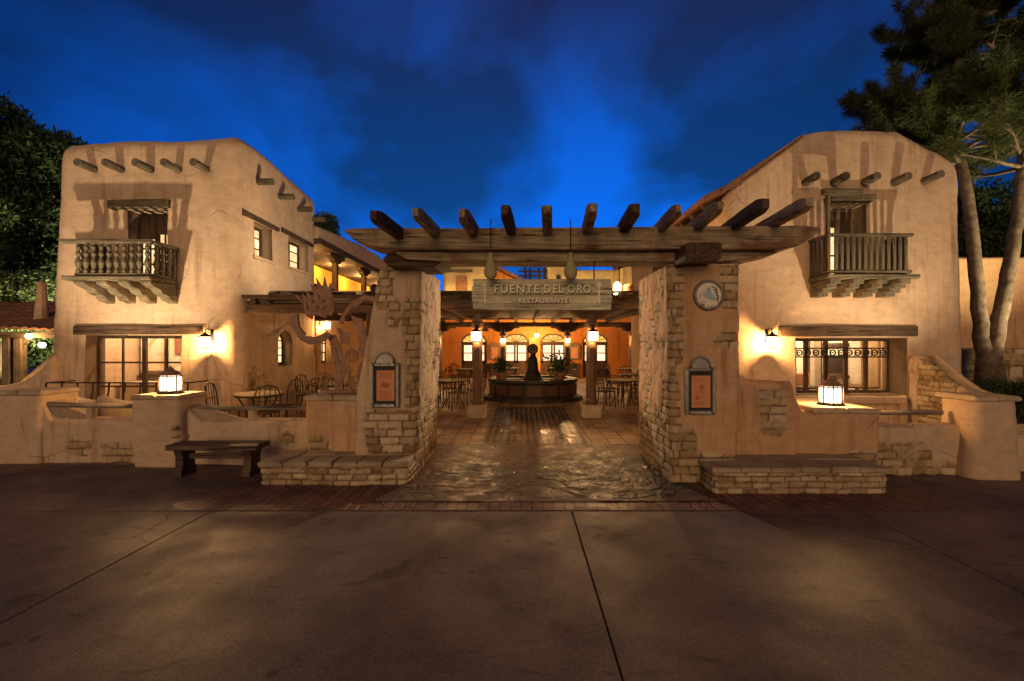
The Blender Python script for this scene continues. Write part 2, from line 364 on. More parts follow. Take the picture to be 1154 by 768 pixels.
class MB:
    def __init__(s): s.v = []; s.f = []
    def add(s, vs, fs):
        o = len(s.v); s.v += [tuple(p) for p in vs]; s.f += [tuple(i + o for i in f) for f in fs]; return s
    def box(s, x0, x1, y0, y1, z0, z1, m=None):
        vs = [Vector((x, y, z)) for x in (x0, x1) for y in (y0, y1) for z in (z0, z1)]
        if m is not None: vs = [m @ p for p in vs]
        return s.add(vs, [(0, 1, 3, 2), (4, 6, 7, 5), (0, 4, 5, 1), (2, 3, 7, 6), (0, 2, 6, 4), (1, 5, 7, 3)])
    def rbox(s, x0, x1, y0, y1, z0, z1, rng, j=.008, c=.012):
        """rough chamfered block"""
        vs = []; fs = []
        def J(): return rng.uniform(-j, j)
        ring = lambda z, i: [(x0 + i + c, y0 + i, z), (x1 - i - c, y0 + i, z), (x1 - i, y0 + i + c, z), (x1 - i, y1 - i - c, z), (x1 - i - c, y1 - i, z), (x0 + i + c, y1 - i, z), (x0 + i, y1 - i - c, z), (x0 + i, y0 + i + c, z)]
        base = [(J(), J(), J()) for _ in range(8)]; top = [(J(), J(), J()) for _ in range(8)]
        rows = [ring(z0, c), ring(z0 + c, 0), ring(z1 - c, 0), ring(z1, c)]
        for k, r in enumerate(rows):
            jj = base if k < 2 else top
            vs += [(p[0] + q[0], p[1] + q[1], p[2] + (q[2] if k >= 2 else 0)) for p, q in zip(r, jj)]
        for k in range(3):
            for i in range(8):
                a = k * 8 + i; b = k * 8 + (i + 1) % 8; fs.append((a, b, b + 8, a + 8))
        fs.append(tuple(range(7, -1, -1))); fs.append(tuple(range(24, 32)))
        return s.add(vs, fs)
    def tube(s, pts, rad, seg=8, cap=True, flat=1.0):
        pts = [Vector(p) for p in pts]; n = len(pts)
        if not hasattr(rad, '__len__'): rad = [rad] * n
        t0 = (pts[1] - pts[0]).normalized(); up = Vector((0, 0, 1)) if abs(t0.z) < .9 else Vector((1, 0, 0))
        vs = []; fs = []
        for i, p in enumerate(pts):
            t = (pts[min(i + 1, n - 1)] - pts[max(i - 1, 0)]).normalized()
            a = t.cross(up)
            if a.length < 1e-4: a = t.cross(Vector((0, 1, 0)))
            a.normalize(); b = a.cross(t).normalized(); up = b
            for k in range(seg):
                w = 2 * PI * k / seg; vs.append(p + a * (math.cos(w) * rad[i]) + b * (math.sin(w) * rad[i] * flat))
        for i in range(n - 1):
            for k in range(seg):
                q = (k + 1) % seg; fs.append((i * seg + k, i * seg + q, (i + 1) * seg + q, (i + 1) * seg + k))
        if cap: fs.append(tuple(range(seg))[::-1]); fs.append(tuple((n - 1) * seg + k for k in range(seg)))
        return s.add(vs, fs)
    def lathe(s, prof, c=(0, 0, 0), seg=16, rot0=0):
        n = len(prof); vs = []; fs = []
        for r, z in prof:
            for k in range(seg):
                w = 2 * PI * k / seg + rot0; vs.append((c[0] + r * math.cos(w), c[1] + r * math.sin(w), c[2] + z))
        for i in range(n - 1):
            for k in range(seg):
                q = (k + 1) % seg; fs.append((i * seg + k, i * seg + q, (i + 1) * seg + q, (i + 1) * seg + k))
        fs.append(tuple(range(seg))[::-1]); fs.append(tuple((n - 1) * seg + k for k in range(seg)))
        return s.add(vs, fs)
    def prism(s, poly, a0, a1, axis='y'):
        """poly in the plane across the axis: y -> (x,z), x -> (y,z), z -> (x,y)"""
        def P(p, a): return {'y': (p[0], a, p[1]), 'x': (a, p[0], p[1]), 'z': (p[0], p[1], a)}[axis]
        n = len(poly); vs = [P(p, a0) for p in poly] + [P(p, a1) for p in poly]
        fs = [(i, (i + 1) % n, (i + 1) % n + n, i + n) for i in range(n)] + [tuple(range(n))[::-1], tuple(range(n, 2 * n))]
        return s.add(vs, fs)
    def mesh(s, name):
        me = bpy.data.meshes.new(name); me.from_pydata(s.v, [], s.f); me.update()
        bm = bmesh.new(); bm.from_mesh(me); bmesh.ops.recalc_face_normals(bm, faces=bm.faces[:]); bm.to_mesh(me); bm.free()
        return me
    def build(s, name, mat, parent=None, smooth=False, bevel=0):
        o = link_mesh(name, s.mesh(name), mat, parent, smooth)
        if bevel:
            b = o.modifiers.new('bevel', 'BEVEL'); b.width = bevel; b.segments = 2; b.limit_method = 'ANGLE'; b.angle_limit = R(40)
        return o
def timber(name, mat, p0, p1, w, h, parent=None, seg=24, amp=.012, seed=0, taper=None, mb=None, endcut=0):
    """a rough hewn beam from p0 to p1; w across, h upright"""
    p0 = Vector(p0); p1 = Vector(p1); d = p1 - p0; Ln = d.length; t = d / Ln
    up = Vector((0, 0, 1)) if abs(t.z) < .9 else Vector((0, 1, 0))
    a = t.cross(up).normalized(); b = a.cross(t).normalized()
    sec = []
    for cx_, cy_, a0 in ((.5, .5, 0), (-.5, .5, 90), (-.5, -.5, 180), (.5, -.5, 270)):
        for k in (0, 45, 90):
            w_ = R(a0 + k); sec.append((cx_ * (1 - .22) + .11 * math.cos(w_), cy_ * (1 - .22) + .11 * math.sin(w_)))
    m = len(sec); P = []
    for i in range(seg + 1):
        f = i / seg; k = taper(f) if taper else 1
        for sx, sy in sec: P.append((sx, sy, f, k))
    P = np.array(P); w3 = np.stack([P[:, 0] * w * 9, P[:, 1] * h * 9, P[:, 2] * Ln * 1.6], 1) + seed * 7.7
    nz = fbm(w3, 4, seed) * amp; rr = np.hypot(P[:, 0], P[:, 1]) + 1e-6
    vs = []
    for (sx, sy, f, k), q, r_ in zip(P, nz, rr):
        ff = f
        if endcut and (f == 0 or f == 1): pass
        vs.append(p0 + d * ff + a * (sx * w * k + sx / r_ * q) + b * (sy * h * k + sy / r_ * q))
    fs = []
    for i in range(seg):
        for k in range(m):
            q = (k + 1) % m; fs.append((i * m + k, i * m + q, (i + 1) * m + q, (i + 1) * m + k))
    fs.append(tuple(range(m))); fs.append(tuple(seg * m + k for k in range(m)))
    if mb is not None: return mb.add(vs, fs)
    return MB().add(vs, fs).build(name, mat, parent, True if False else False)

def relief(u, z, seed, h=.10, Lb=.25):
    """stone courses in (u,z): returns (height 0..~.03, mortar 0..1, random 0..1)"""
    zz = z + .012 * fbm(np.stack([u * 3, z * 3, 0 * u], 1), 2, seed + 3)
    row = np.floor(zz / h).astype(np.int64); fz = zz / h - row
    rl = Lb * (.75 + .5 * hash2(row, row * 0 + 5, seed)); ro = hash2(row, row * 0 + 9, seed) * Lb * 3
    uu = (u + ro + .012 * fbm(np.stack([u * 9, z * 9, 0 * u], 1), 2, seed + 8)) / rl
    col = np.floor(uu).astype(np.int64); fu = uu - col
    rnd = hash2(row * 131 + col, col * 17 + row, seed); rnd2 = hash2(col * 71 + row, row * 13 - col, seed + 2)
    e = np.minimum(np.minimum(fz, 1 - fz) * h, np.minimum(fu, 1 - fu) * rl)
    e = e + .006 * fbm(np.stack([u * 22, z * 22, 0 * u + seed], 1), 2, seed + 4)
    prof = sstep(.002, .011, e)
    return prof * (.020 + .014 * rnd2), 1 - sstep(.003, .011, e), rnd

def adobe(name, mat, rect, z0, z1, res, seed, parent=None, brick=None, ztop=None, rtop=.0, lump=.02, nrow=None, courses=(.10, .25), plast=.022, smooth=True, extra=None, nz=.42):
    """a mud plastered mass. rect(t)->(x0,x1,y0,y1,r) for t=0..1 up the wall; brick(side,u,x,y,z)->mask"""
    x0, x1, y0, y1, r = rect(0)
    nx = max(2, int((x1 - x0) / res)); ny = max(2, int((y1 - y0) / res)); nc = max(2, int(r * 1.57 / res) + 1)
    par = []   # (side, f) ; sides 0 front(y0) 1 right 2 back 3 left ; corners 4..7
    for side, cnt in ((0, nx), (4, nc), (1, ny), (5, nc), (2, nx), (6, nc), (3, ny), (7, nc)):
        for k in range(cnt): par.append((side, k / cnt))
    side = np.array([p[0] for p in par]); f = np.array([p[1] for p in par]); n = len(par)
    def outline(t):
        x0, x1, y0, y1, r = rect(t); X = np.zeros(n); Y = np.zeros(n); A = np.zeros(n)
        for s_, (sx, sy, ex, ey, an) in {0: (x0 + r, y0, x1 - r, y0, -90), 1: (x1, y0 + r, x1, y1 - r, 0), 2: (x1 - r, y1, x0 + r, y1, 90), 3: (x0, y1 - r, x0, y0 + r, 180)}.items():
            k = side == s_; X[k] = sx + (ex - sx) * f[k]; Y[k] = sy + (ey - sy) * f[k]; A[k] = an
        for s_, (cx_, cy_, an) in {4: (x1 - r, y0 + r, -90), 5: (x1 - r, y1 - r, 0), 6: (x0 + r, y1 - r, 90), 7: (x0 + r, y0 + r, 180)}.items():
            k = side == s_; A[k] = an + 90 * f[k]; X[k] = cx_ + r * np.cos(np.radians(A[k])); Y[k] = cy_ + r * np.sin(np.radians(A[k]))
        return X, Y, np.cos(np.radians(A)), np.sin(np.radians(A))
    Xb, Yb, _, _ = outline(0); U = np.concatenate([[0], np.cumsum(np.hypot(np.diff(Xb), np.diff(Yb)))])
    rows = nrow or max(2, int((z1 - z0) / res)); PX = []; NX = []; UU = []; SD = []; DR = []
    for i in range(rows + 1):
        t = i / rows; X, Y, nx_, ny_ = outline(t)
        zt = (ztop(X, Y) if ztop else np.full(n, z1)) - rtop
        Z = z0 + (zt - z0) * t
        PX.append(np.stack([X, Y, Z], 1)); NX.append(np.stack([nx_, ny_, 0 * X], 1)); UU.append(U); SD.append(side); DR.append(np.ones(n))
    if rtop > 0:
        X, Y, nx_, ny_ = outline(1); zt = (ztop(X, Y) if ztop else np.full(n, z1)) - rtop; cxm, cym = X.mean(), Y.mean()
        for k in range(1, 6):
            w = R(90 * k / 5); ins = rtop * (1 - math.cos(w))
            x0, x1, y0, y1, r = rect(1)
            Xi = np.clip(X - nx_ * ins, x0, x1); Yi = np.clip(Y - ny_ * ins, y0, y1)
            PX.append(np.stack([Xi, Yi, zt + rtop * math.sin(w)], 1))
            NX.append(np.stack([nx_ * math.cos(w), ny_ * math.cos(w), 0 * X + math.sin(w)], 1)); UU.append(U); SD.append(side); DR.append(np.full(n, 1.0))
    P = np.concatenate(PX); N = np.concatenate(NX); u = np.concatenate(UU); sd_ = np.concatenate(SD); dr = np.concatenate(DR)
    d = lump * fbm(P * 1.1 + seed, 3, seed) + lump * .35 * fbm(P * 5 + seed, 3, seed + 5)
    bk = np.zeros((len(P), 3))
    if brick is not None:
        zc = P[:, 2]; m = brick(sd_, u, P[:, 0], P[:, 1], zc)
        m = m + nz * fbm(P * np.array([3.2, 3.2, 4.2]) + seed * 3, 4, seed + 1)
        hb, mo, rnd = relief(u, zc, seed, *courses)
        m = m + .12 * (rnd - .5)
        mask = sstep(.46, .54, m)
        rough_b = .005 * fbm(P * 30, 3, seed + 6)
        d = d + (1 - mask) * (plast + .004 * fbm(P * 14, 3, seed + 7) - .010 * sstep(.30, .5, m)) + mask * (hb - .012 + rough_b)
        bk = np.stack([mask, rnd, mo * mask], 1)
    if extra is not None: d = d + extra(sd_, P)
    P = P + N * (d * dr)[:, None]
    tot = rows + 1 + (5 if rtop > 0 else 0); vs = P.tolist(); fs = []
    for i in range(tot - 1):
        for k in range(n):
            q = (k + 1) % n; fs.append((i * n + k, i * n + q, (i + 1) * n + q, (i + 1) * n + k))
    last = P[(tot - 1) * n:]; c = last.mean(0)
    if ztop is not None: c[2] = last[:, 2].min() - .05
    vs.append(c.tolist()); ci = len(vs) - 1
    for k in range(n): fs.append(((tot - 1) * n + k, (tot - 1) * n + (k + 1) % n, ci))
    fs.append(tuple(range(n))[::-1])
    me = bpy.data.meshes.new(name); me.from_pydata(vs, [], fs); me.update()
    at = me.attributes.new('bk', 'FLOAT_COLOR', 'POINT')
    c4 = np.ones((len(vs), 4)); c4[:, :3] = 0; c4[:len(bk), :3] = bk; at.data.foreach_set('color', c4.ravel())
    return link_mesh(name, me, mat, parent, smooth)
def cut(o, cutters):
    """boolean openings; each cutter is an MB"""
    tmp = []
    for mb in cutters:
        c = link_mesh('cutter', mb.mesh('cutter')); tmp.append(c)
        m = o.modifiers.new('cut', 'BOOLEAN'); m.operation = 'DIFFERENCE'; m.solver = 'EXACT'; m.object = c
    bpy.context.view_layer.update()
    dg = bpy.context.evaluated_depsgraph_get(); me = bpy.data.meshes.new_from_object(o.evaluated_get(dg))
    o.modifiers.clear(); o.data = me
    for c in tmp: bpy.data.objects.remove(c)
    # keep large cut faces flat shaded
    ar = np.zeros(len(me.polygons)); me.polygons.foreach_get('area', ar)
    sm = (ar < .02); me.polygons.foreach_set('use_smooth', sm.tolist())
def arch(x0, x1, z0, zs, zt, n=14):
    c = (x0 + x1) / 2; a = (x1 - x0) / 2; b = zt - zs
    return [(x0, z0), (x1, z0)] + [(c + a * math.cos(PI * k / n), zs + b * math.sin(PI * k / n)) for k in range(n + 1)]
def lamp(parent, loc, watts, radius=.04, col=(1, .54, .20), spot=None, aim=None, blend=.6):
    d = bpy.data.lights.new('lamp_light', 'SPOT' if spot else 'POINT'); d.energy = watts * LW; d.color = col; d.shadow_soft_size = radius
    o = bpy.data.objects.new('lamp_light', d); COL.objects.link(o); o.parent = parent; o.location = loc
    if spot:
        d.spot_size = R(spot); d.spot_blend = blend
        o.rotation_euler = Vector(aim).to_track_quat('-Z', 'Y').to_euler()
    return o
rng = random.Random(7)
LW = 1.9      # lamps of the place, long exposure
# ------------------------------------------------------------------ ground
struct(MB().box(-150, 150, -60, 240, -.5, -.03).build('ground', 'concrete'))
g = MB(); xs = [-60, -10.6, -6.9, -3.1, .5, 3.35, 7.1, 11, 60]
for a, b in zip(xs, xs[1:]):
    for y0, y1 in ((-30, -3.2), (-3.19, 4.54)):
        g.box(a + .006, b - .006, y0, y1, -.025, 0)
g.box(-60, 60, 4.552, 7.4, -.025, 0)
struct(g.build('promenade', 'concrete', bevel=.004))
def sheet(name, mat, poly, z):
    return struct(MB().add([(x, y, z) for x, y in poly], [tuple(range(len(poly)))]).build(name, mat))
def rend(cx_, cy_, r, a0, a1, n=10): return [(cx_ + r * math.cos(R(a0 + (a1 - a0) * k / n)), cy_ + r * math.sin(R(a0 + (a1 - a0) * k / n))) for k in range(n + 1)]
sheet('paving_band', 'pavers', rend(-3.3, 4.95, .39, 270, 90) + [(-3.0, 6.3), (4.2, 6.3)] + rend(4.15, 4.95, .39, 90, -90), .004)
m_ = MB()
for x0, x1, y0, y1 in ((-9.6, 9, 7.62, 9.1), (-5.75, 4.2, 9.1, 23.2), (-9.6, -2.2, 6.3, 7.62), (2.6, 9, 6.6, 7.62)):
    m_.add([(x0, y0, .004), (x1, y0, .004), (x1, y1, .004), (x0, y1, .004)], [(0, 1, 2, 3)])
struct(m_.build('courtyard_floor', 'tiles'))
sheet('drain_paving', 'grate_tile', [(-.67, 7.66), (1.12, 7.66), (1.12, 12.3), (-.67, 12.3)], .008)
def cobble_floor():
    x = np.arange(-1.62, 2.16, .016); y = np.arange(4.80, 7.64, .016); X, Y = np.meshgrid(x, y); n = X.size
    P = np.stack([X.ravel(), Y.ravel(), np.zeros(n)], 1)
    wob = np.stack([fbm(P * 2.2, 3, 40), fbm(P * 2.2 + 9, 3, 41), 0 * P[:, 0]], 1)
    def cells(q, s):
        i = np.floor(q[:, :2]).astype(np.int64); d1 = np.full(n, 9.); d2 = np.full(n, 9.); idv = np.zeros(n)
        for a in (-1, 0, 1):
            for b in (-1, 0, 1):
                cx_, cy_ = i[:, 0] + a, i[:, 1] + b
                dx = cx_ + .15 + .7 * hash2(cx_, cy_, s) - q[:, 0]; dy = cy_ + .15 + .7 * hash2(cx_, cy_, s + 1) - q[:, 1]
                d = np.hypot(dx, dy); k = d < d1
                d2 = np.where(k, d1, np.minimum(d2, d)); idv = np.where(k, hash2(cx_, cy_, s + 2), idv); d1 = np.where(k, d, d1)
        return d2 - d1, idv
    a1, r1 = cells((P + .06 * wob) / np.array([.20, .13, 1]), 3)
    # medallion of small dark setts laid in rings
    c = np.array([1.12, 5.85]); dx, dy = P[:, 0] - c[0], P[:, 1] - c[1]; rad = np.hypot(dx, dy * .95) + .075 * wob[:, 0]; ang = np.arctan2(dy, dx) + .5 * rad + .35 * wob[:, 1]
    e2, r2 = cells(np.stack([rad / .10, ang * 3.6 + rad * 2, 0 * rad], 1), 7); spoke = np.abs(np.mod(ang * 4 / PI, 1) - .5)
    c3 = np.array([-.62, 5.92]); fan = np.hypot((P[:, 0] - c3[0]) / .52, (P[:, 1] - c3[1]) / .42) + .35 * wob[:, 0]
    inm = np.maximum(1 - sstep(.93, 1.0, rad), 1 - sstep(.8, .95, fan))
    inr = 1 - sstep(.93, 1.0, rad)
    e = np.where(inr > .5, e2 * 1.0, a1); rnd = np.where(inr > .5, r2, r1)
    prof = sstep(.03, .075, e)
    flat = .55 + .45 * np.maximum(inm, sstep(.0, .5, fbm(P * 1.7, 3, 60)))
    Z = .006 + flat * prof * (.006 + .009 * rnd)
    gaps = (1 - sstep(.02, .09, e)) * flat
    vs = np.stack([P[:, 0], P[:, 1], np.maximum(Z, .0055)], 1); w = len(x); fs = [(j * w + i, j * w + i + 1, (j + 1) * w + i + 1, (j + 1) * w + i) for j in range(len(y) - 1) for i in range(w - 1)]
    me = bpy.data.meshes.new('cobbled_floor'); me.from_pydata(vs.tolist(), [], fs); at = me.attributes.new('bk', 'FLOAT_COLOR', 'POINT')
    at.data.foreach_set('color', np.stack([inm, rnd, gaps, np.ones(n)], 1).ravel()); struct(link_mesh('cobbled_floor', me, 'cobble', None, True))
cobble_floor()

# ------------------------------------------------------------------ window / door kit (in a wall facing -y unless turned)
def window(parent, x0, x1, z0, z1, y, cols, rows, fmat='dark', fw=.05, glass='glass', name='window', post=(), mw=.036, ornament=None):
    f = MB(); d = .06
    f.box(x0, x0 + fw, y, y + d, z0, z1); f.box(x1 - fw, x1, y, y + d, z0, z1)
    f.box(x0 + fw, x1 - fw, y, y + d, z0, z0 + fw); f.box(x0 + fw, x1 - fw, y, y + d, z1 - fw, z1)
    for p in post: f.box(p - fw * .7, p + fw * .7, y - .003, y + d - .003, z0 + fw, z1 - fw)
    o = f.build(name, fmat + '_z', parent, bevel=.006)
    b = MB()
    for k in range(1, cols):
        x = x0 + fw + (x1 - x0 - 2 * fw) * k / cols
        if any(abs(x - p) < fw for p in post): continue
        b.box(x - mw / 2, x + mw / 2, y + .012, y + .042, z0 + fw, z1 - fw)
    for k in range(1, rows):
        z = z0 + fw + (z1 - z0 - 2 * fw) * k / rows; b.box(x0 + fw, x1 - fw, y + .015, y + .039, z - mw / 2, z + mw / 2)
    if b.v: b.build('glazing_bar', fmat + '_z', o)
    gl = MB().box(x0 + fw, x1 - fw, y + .024, y + .030, z0 + fw, z1 - fw).build('pane', glass, o)
    return o
def viga(parent, p0, p1, r=.072, seed=0, mat='olive_y'):
    p0, p1 = Vector(p0), Vector(p1); pts = [p0.lerp(p1, k / 8) for k in range(9)]
    rr = random.Random(seed); m = MB().tube(pts, [r * rr.uniform(.93, 1.05) for _ in pts], 14)
    return m.build('viga', mat, parent, False, .006)
def pxm(x, y, z): return 588 + x * F / y, 390 - (z - EYE) * F / y
def patches(rects, soft=9):
    def fn(px, py):
        m = np.zeros_like(px)
        for a, b, c, d in rects:
            m = np.maximum(m, sstep(a - soft, a + soft, px) * (1 - sstep(b - soft, b + soft, px)) * sstep(c - soft, c + soft, py) * (1 - sstep(d - soft, d + soft, py)))
        return m
    return fn
def front_mask(rects, yref, base=.10, side_base=.15, soft=9):
    f = patches(rects, soft)
    def fn(sd_, u, x, y, z):
        px, py = pxm(x, yref, z); fr = (sd_ == 0) | (sd_ >= 4)
        return np.where(fr, base + .95 * f(px, py), side_base)
    return fn

# ------------------------------------------------------------------ left two storey house
def left_house():
    t = thing('adobe_house', 'two storey adobe house left of the gate with baluster balcony over a wide lit window', 'house', (-7.6, 9.2, 0))
    T = t.location.copy()
    def brick(sd_, u, x, y, z):
        m = np.where((sd_ == 1) & (y < 10.4) & (z < 1.5), .62 * (1 - sstep(.9, 1.5, z)) , .05)
        return m
    body = adobe('wall', 'adobe', lambda q: (-9.66 + .22 * q, -5.70 - .05 * q, 9.2 + .05 * q, 12.7, .26), 0, 5.86, .055, 11, None, brick=brick,
                 ztop=lambda X, Y: 5.76 + .05 * (X + 9.4) - .22 * sstep(10.2, 12.7, Y) + .05 * np.sin(X * 2.1) * .5, rtop=.22, lump=.035)
    cut(body, [MB().box(-8.80, -6.87, 8.8, 9.75, .25, 1.86), MB().box(-9.2, -5.98, 9.62, 12.3, .04, 2.55),
               MB().box(-7.98, -7.18, 8.8, 9.55, 2.96, 4.40),
               MB().box(-6.02, -5.3, 9.72, 10.40, 3.58, 4.30), MB().box(-6.02, -5.3, 11.15, 12.15, 3.60, 4.32),
               MB().prism(arch(10.62, 11.25, 1.18, 1.72, 2.0), -5.95, -5.3, 'x')])
    body.parent = t; body.matrix_parent_inverse = Matrix.Translation(-T)
    k = MB(); K = []
    def P(o): o.matrix_parent_inverse = Matrix.Translation(-T); return o
    w = P(window(t, -8.80, -6.87, .25, 1.86, 9.44, 4, 3, 'dark', .06, post=(-7.835,)))
    P(MB().box(-7.90, -7.60, 9.455, 9.468, 3.86, 4.34).box(-7.56, -7.27, 9.455, 9.468, 3.96, 4.34).build('curtain', 'dark_z', t))
    dwin = P(window(t, -7.96, -7.20, 2.96, 4.38, 9.47, 4, 4, 'dark', .07, 'lit_pane', 'balcony_door', post=(-7.58,)))
    # inside: curtains of the balcony door dark upper leaves
    for y0, y1, z0, z1 in ((9.72, 10.40, 3.58, 4.30), (11.15, 12.15, 3.60, 4.32)):
        f = MB(); x = -5.99
        f.box(x, x + .05, y0, y0 + .06, z0, z1).box(x, x + .05, y1 - .06, y1, z0, z1).box(x, x + .05, y0 + .06, y1 - .06, z0, z0 + .06).box(x, x + .05, y0 + .06, y1 - .06, z1 - .06, z1)
        f.box(x, x + .045, (y0 + y1) / 2 - .02, (y0 + y1) / 2 + .02, z0 + .06, z1 - .06)
        for q in (1, 2): f.box(x + .006, x + .038, y0 + .06, y1 - .06, z0 + (z1 - z0) * q / 3 - .012, z0 + (z1 - z0) * q / 3 + .012)
        o = P(f.build('window', 'dark_z', t)); MB().box(x + .01, x + .018, y0 + .06, y1 - .06, z0 + .06, z1 - .06).build('pane', 'lit_pane', o)
        P(timber('lintel', 'dark_y', (-5.74, y0 - .35, z1 + .09), (-5.74, y1 + .25, z1 + .06), .16, .10, t, seed=int(y0)))
        P(MB().rbox(-5.80, -5.64, y0 - .08, y1 + .08, z0 - .07, z0 - .003, rng).build('sill', 'adobe', t))
    f = MB(); ap = arch(10.64, 11.23, 1.20, 1.72, 1.98); ip = arch(10.69, 11.18, 1.25, 1.72, 1.93)
    n = len(ap); vs = [(x, p[0], p[1]) for x in (-5.93, -5.88) for q in (ap, ip) for p in q]
    fs = []
    for i in range(n):
        j = (i + 1) % n; fs += [(2 * n + i, 2 * n + j, 3 * n + j, 3 * n + i), (n + i, n + j, 3 * n + j, 3 * n + i), (i, j, 2 * n + j, 2 * n + i), (i, j, n + j, n + i)]
    f.add(vs, fs)
    f.box(-5.925, -5.89, 10.92, 10.95, 1.25, 1.93)
    for z in (1.42, 1.60, 1.78): f.box(-5.922, -5.893, 10.69, 11.18, z - .012, z + .012)
    o = P(f.build('arched_window', 'dark_z', t)); MB().prism(ip, -5.915, -5.905, 'x').build('pane', 'lit_pane', o)
    P(timber('lintel', 'dark_x', (-8.98, 9.22, 1.965), (-6.44, 9.22, 1.965), .22, .17, t, seed=3))
    P(timber('lintel', 'olive_x', (-8.30, 9.22, 4.49), (-7.12, 9.22, 4.52), .22, .17, t, seed=4))
    for i, px in enumerate((105, 135, 168, 199, 231)):
        p = W(px, 191, 9.2); P(viga(t, p + Vector((.02, .2, 0)), p + Vector((0, -.34, .012)), .078, i))
    for i, y in enumerate((9.85, 10.75, 11.65, 12.45)):
        P(viga(t, (-5.95, y, 5.20 - i * .03), (-5.38, y, 5.20 - i * .03), .07, 20 + i, 'olive_x'))
    # balcony
    b = MB(); X0, X1, Y0, Y1 = -8.40, -7.00, 8.56, 9.28
    b.rbox(X0 - .22, X1 + .06, Y0 - .06, Y1, 2.88, 2.96, rng)
    bal = P(b.build('balcony', 'olive_x', t))
    r_ = MB().rbox(X0 - .25, X1 + .06, Y0 - .05, Y0 + .06, 3.58, 3.65, rng, .006).rbox(X1 - .05, X1 + .06, Y0 + .06, Y1, 3.575, 3.645, rng, .006).rbox(X0 - .05, X0 + .06, Y0 + .06, Y1, 3.575, 3.645, rng, .006)
    r_.rbox(X0, X1 + .02, Y0 - .03, Y0 + .04, 2.965, 3.02, rng, .004).rbox(X1 - .03, X1 + .03, Y0 + .045, Y1, 2.965, 3.02, rng, .004).rbox(X0 - .03, X0 + .03, Y0 + .045, Y1, 2.965, 3.02, rng, .004)
    r_.build('handrail', 'olive_x', bal)
    prof = [(.040, 0), (.040, .05), (.026, .08), (.046, .16), (.050, .20), (.030, .27), (.024, .30), (.044, .36), (.024, .42), (.040, .49), (.024, .53), (.040, .56)]
    spots = [(X0 + .06 + (X1 - X0 - .10) * i / 9, Y0) for i in range(10)] + [(X1, Y0 + .16 + .15 * i) for i in range(4)] + [(X0, Y0 + .16 + .15 * i) for i in range(4)]
    me = MB().lathe(prof, (0, 0, 0), 10).mesh('baluster')
    for i, (x, y) in enumerate(spots):
        o = link_mesh('baluster', me, 'olive_z' if i == 0 else None, bal, False); o.location = (x, y, 3.02)
    for i in range(4):
        x = X0 + .08 + i * .42; q = [(Y1, 2.875), (Y0 - .02, 2.875), (Y0 - .02, 2.82), (Y0 + .10, 2.76), (Y0 + .20, 2.74), (Y0 + .28, 2.66), (Y0 + .42, 2.62), (Y0 + .48, 2.54), (Y0 + .60, 2.52), (Y1, 2.46)]
        MB().prism(q, x - .10, x + .10, 'x').build('corbel', 'olive_y', bal, bevel=.015)
    # room behind the wide window
    P(MB().box(-9.15, -6.05, 10.95, 11.02, .1, 2.5).build('back_wall', 'interior_plaster', t))
    P(MB().box(-9.12, -7.45, 10.90, 10.94, 1.05, 2.35).build('mural', 'mural', t))
    P(MB().rbox(-8.52, -8.46, 10.84, 10.93, .95, 2.42, rng).rbox(-7.45, -7.35, 10.84, 10.93, .1, 2.42, rng).rbox(-9.14, -6.34, 10.84, 10.93, .90, 1.0, rng).build('panelling', 'bench_wood', t))
    P(MB().box(-8.28, -7.85, 10.86, 10.895, 1.45, 1.85).build('picture', 'clay', t))
    P(MB().rbox(-9.1, -7.6, 10.3, 10.75, .05, .82, rng).build('banquette', 'leather', t))
    lamp(t, (-7.4 - T.x, 10.2 - T.y, 2.3), 46, .12, (1, .76, .50)); lamp(t, (-8.9 - T.x, 10.3 - T.y, 2.3), 10, .08, (1, .76, .50))
    return t
left_house()

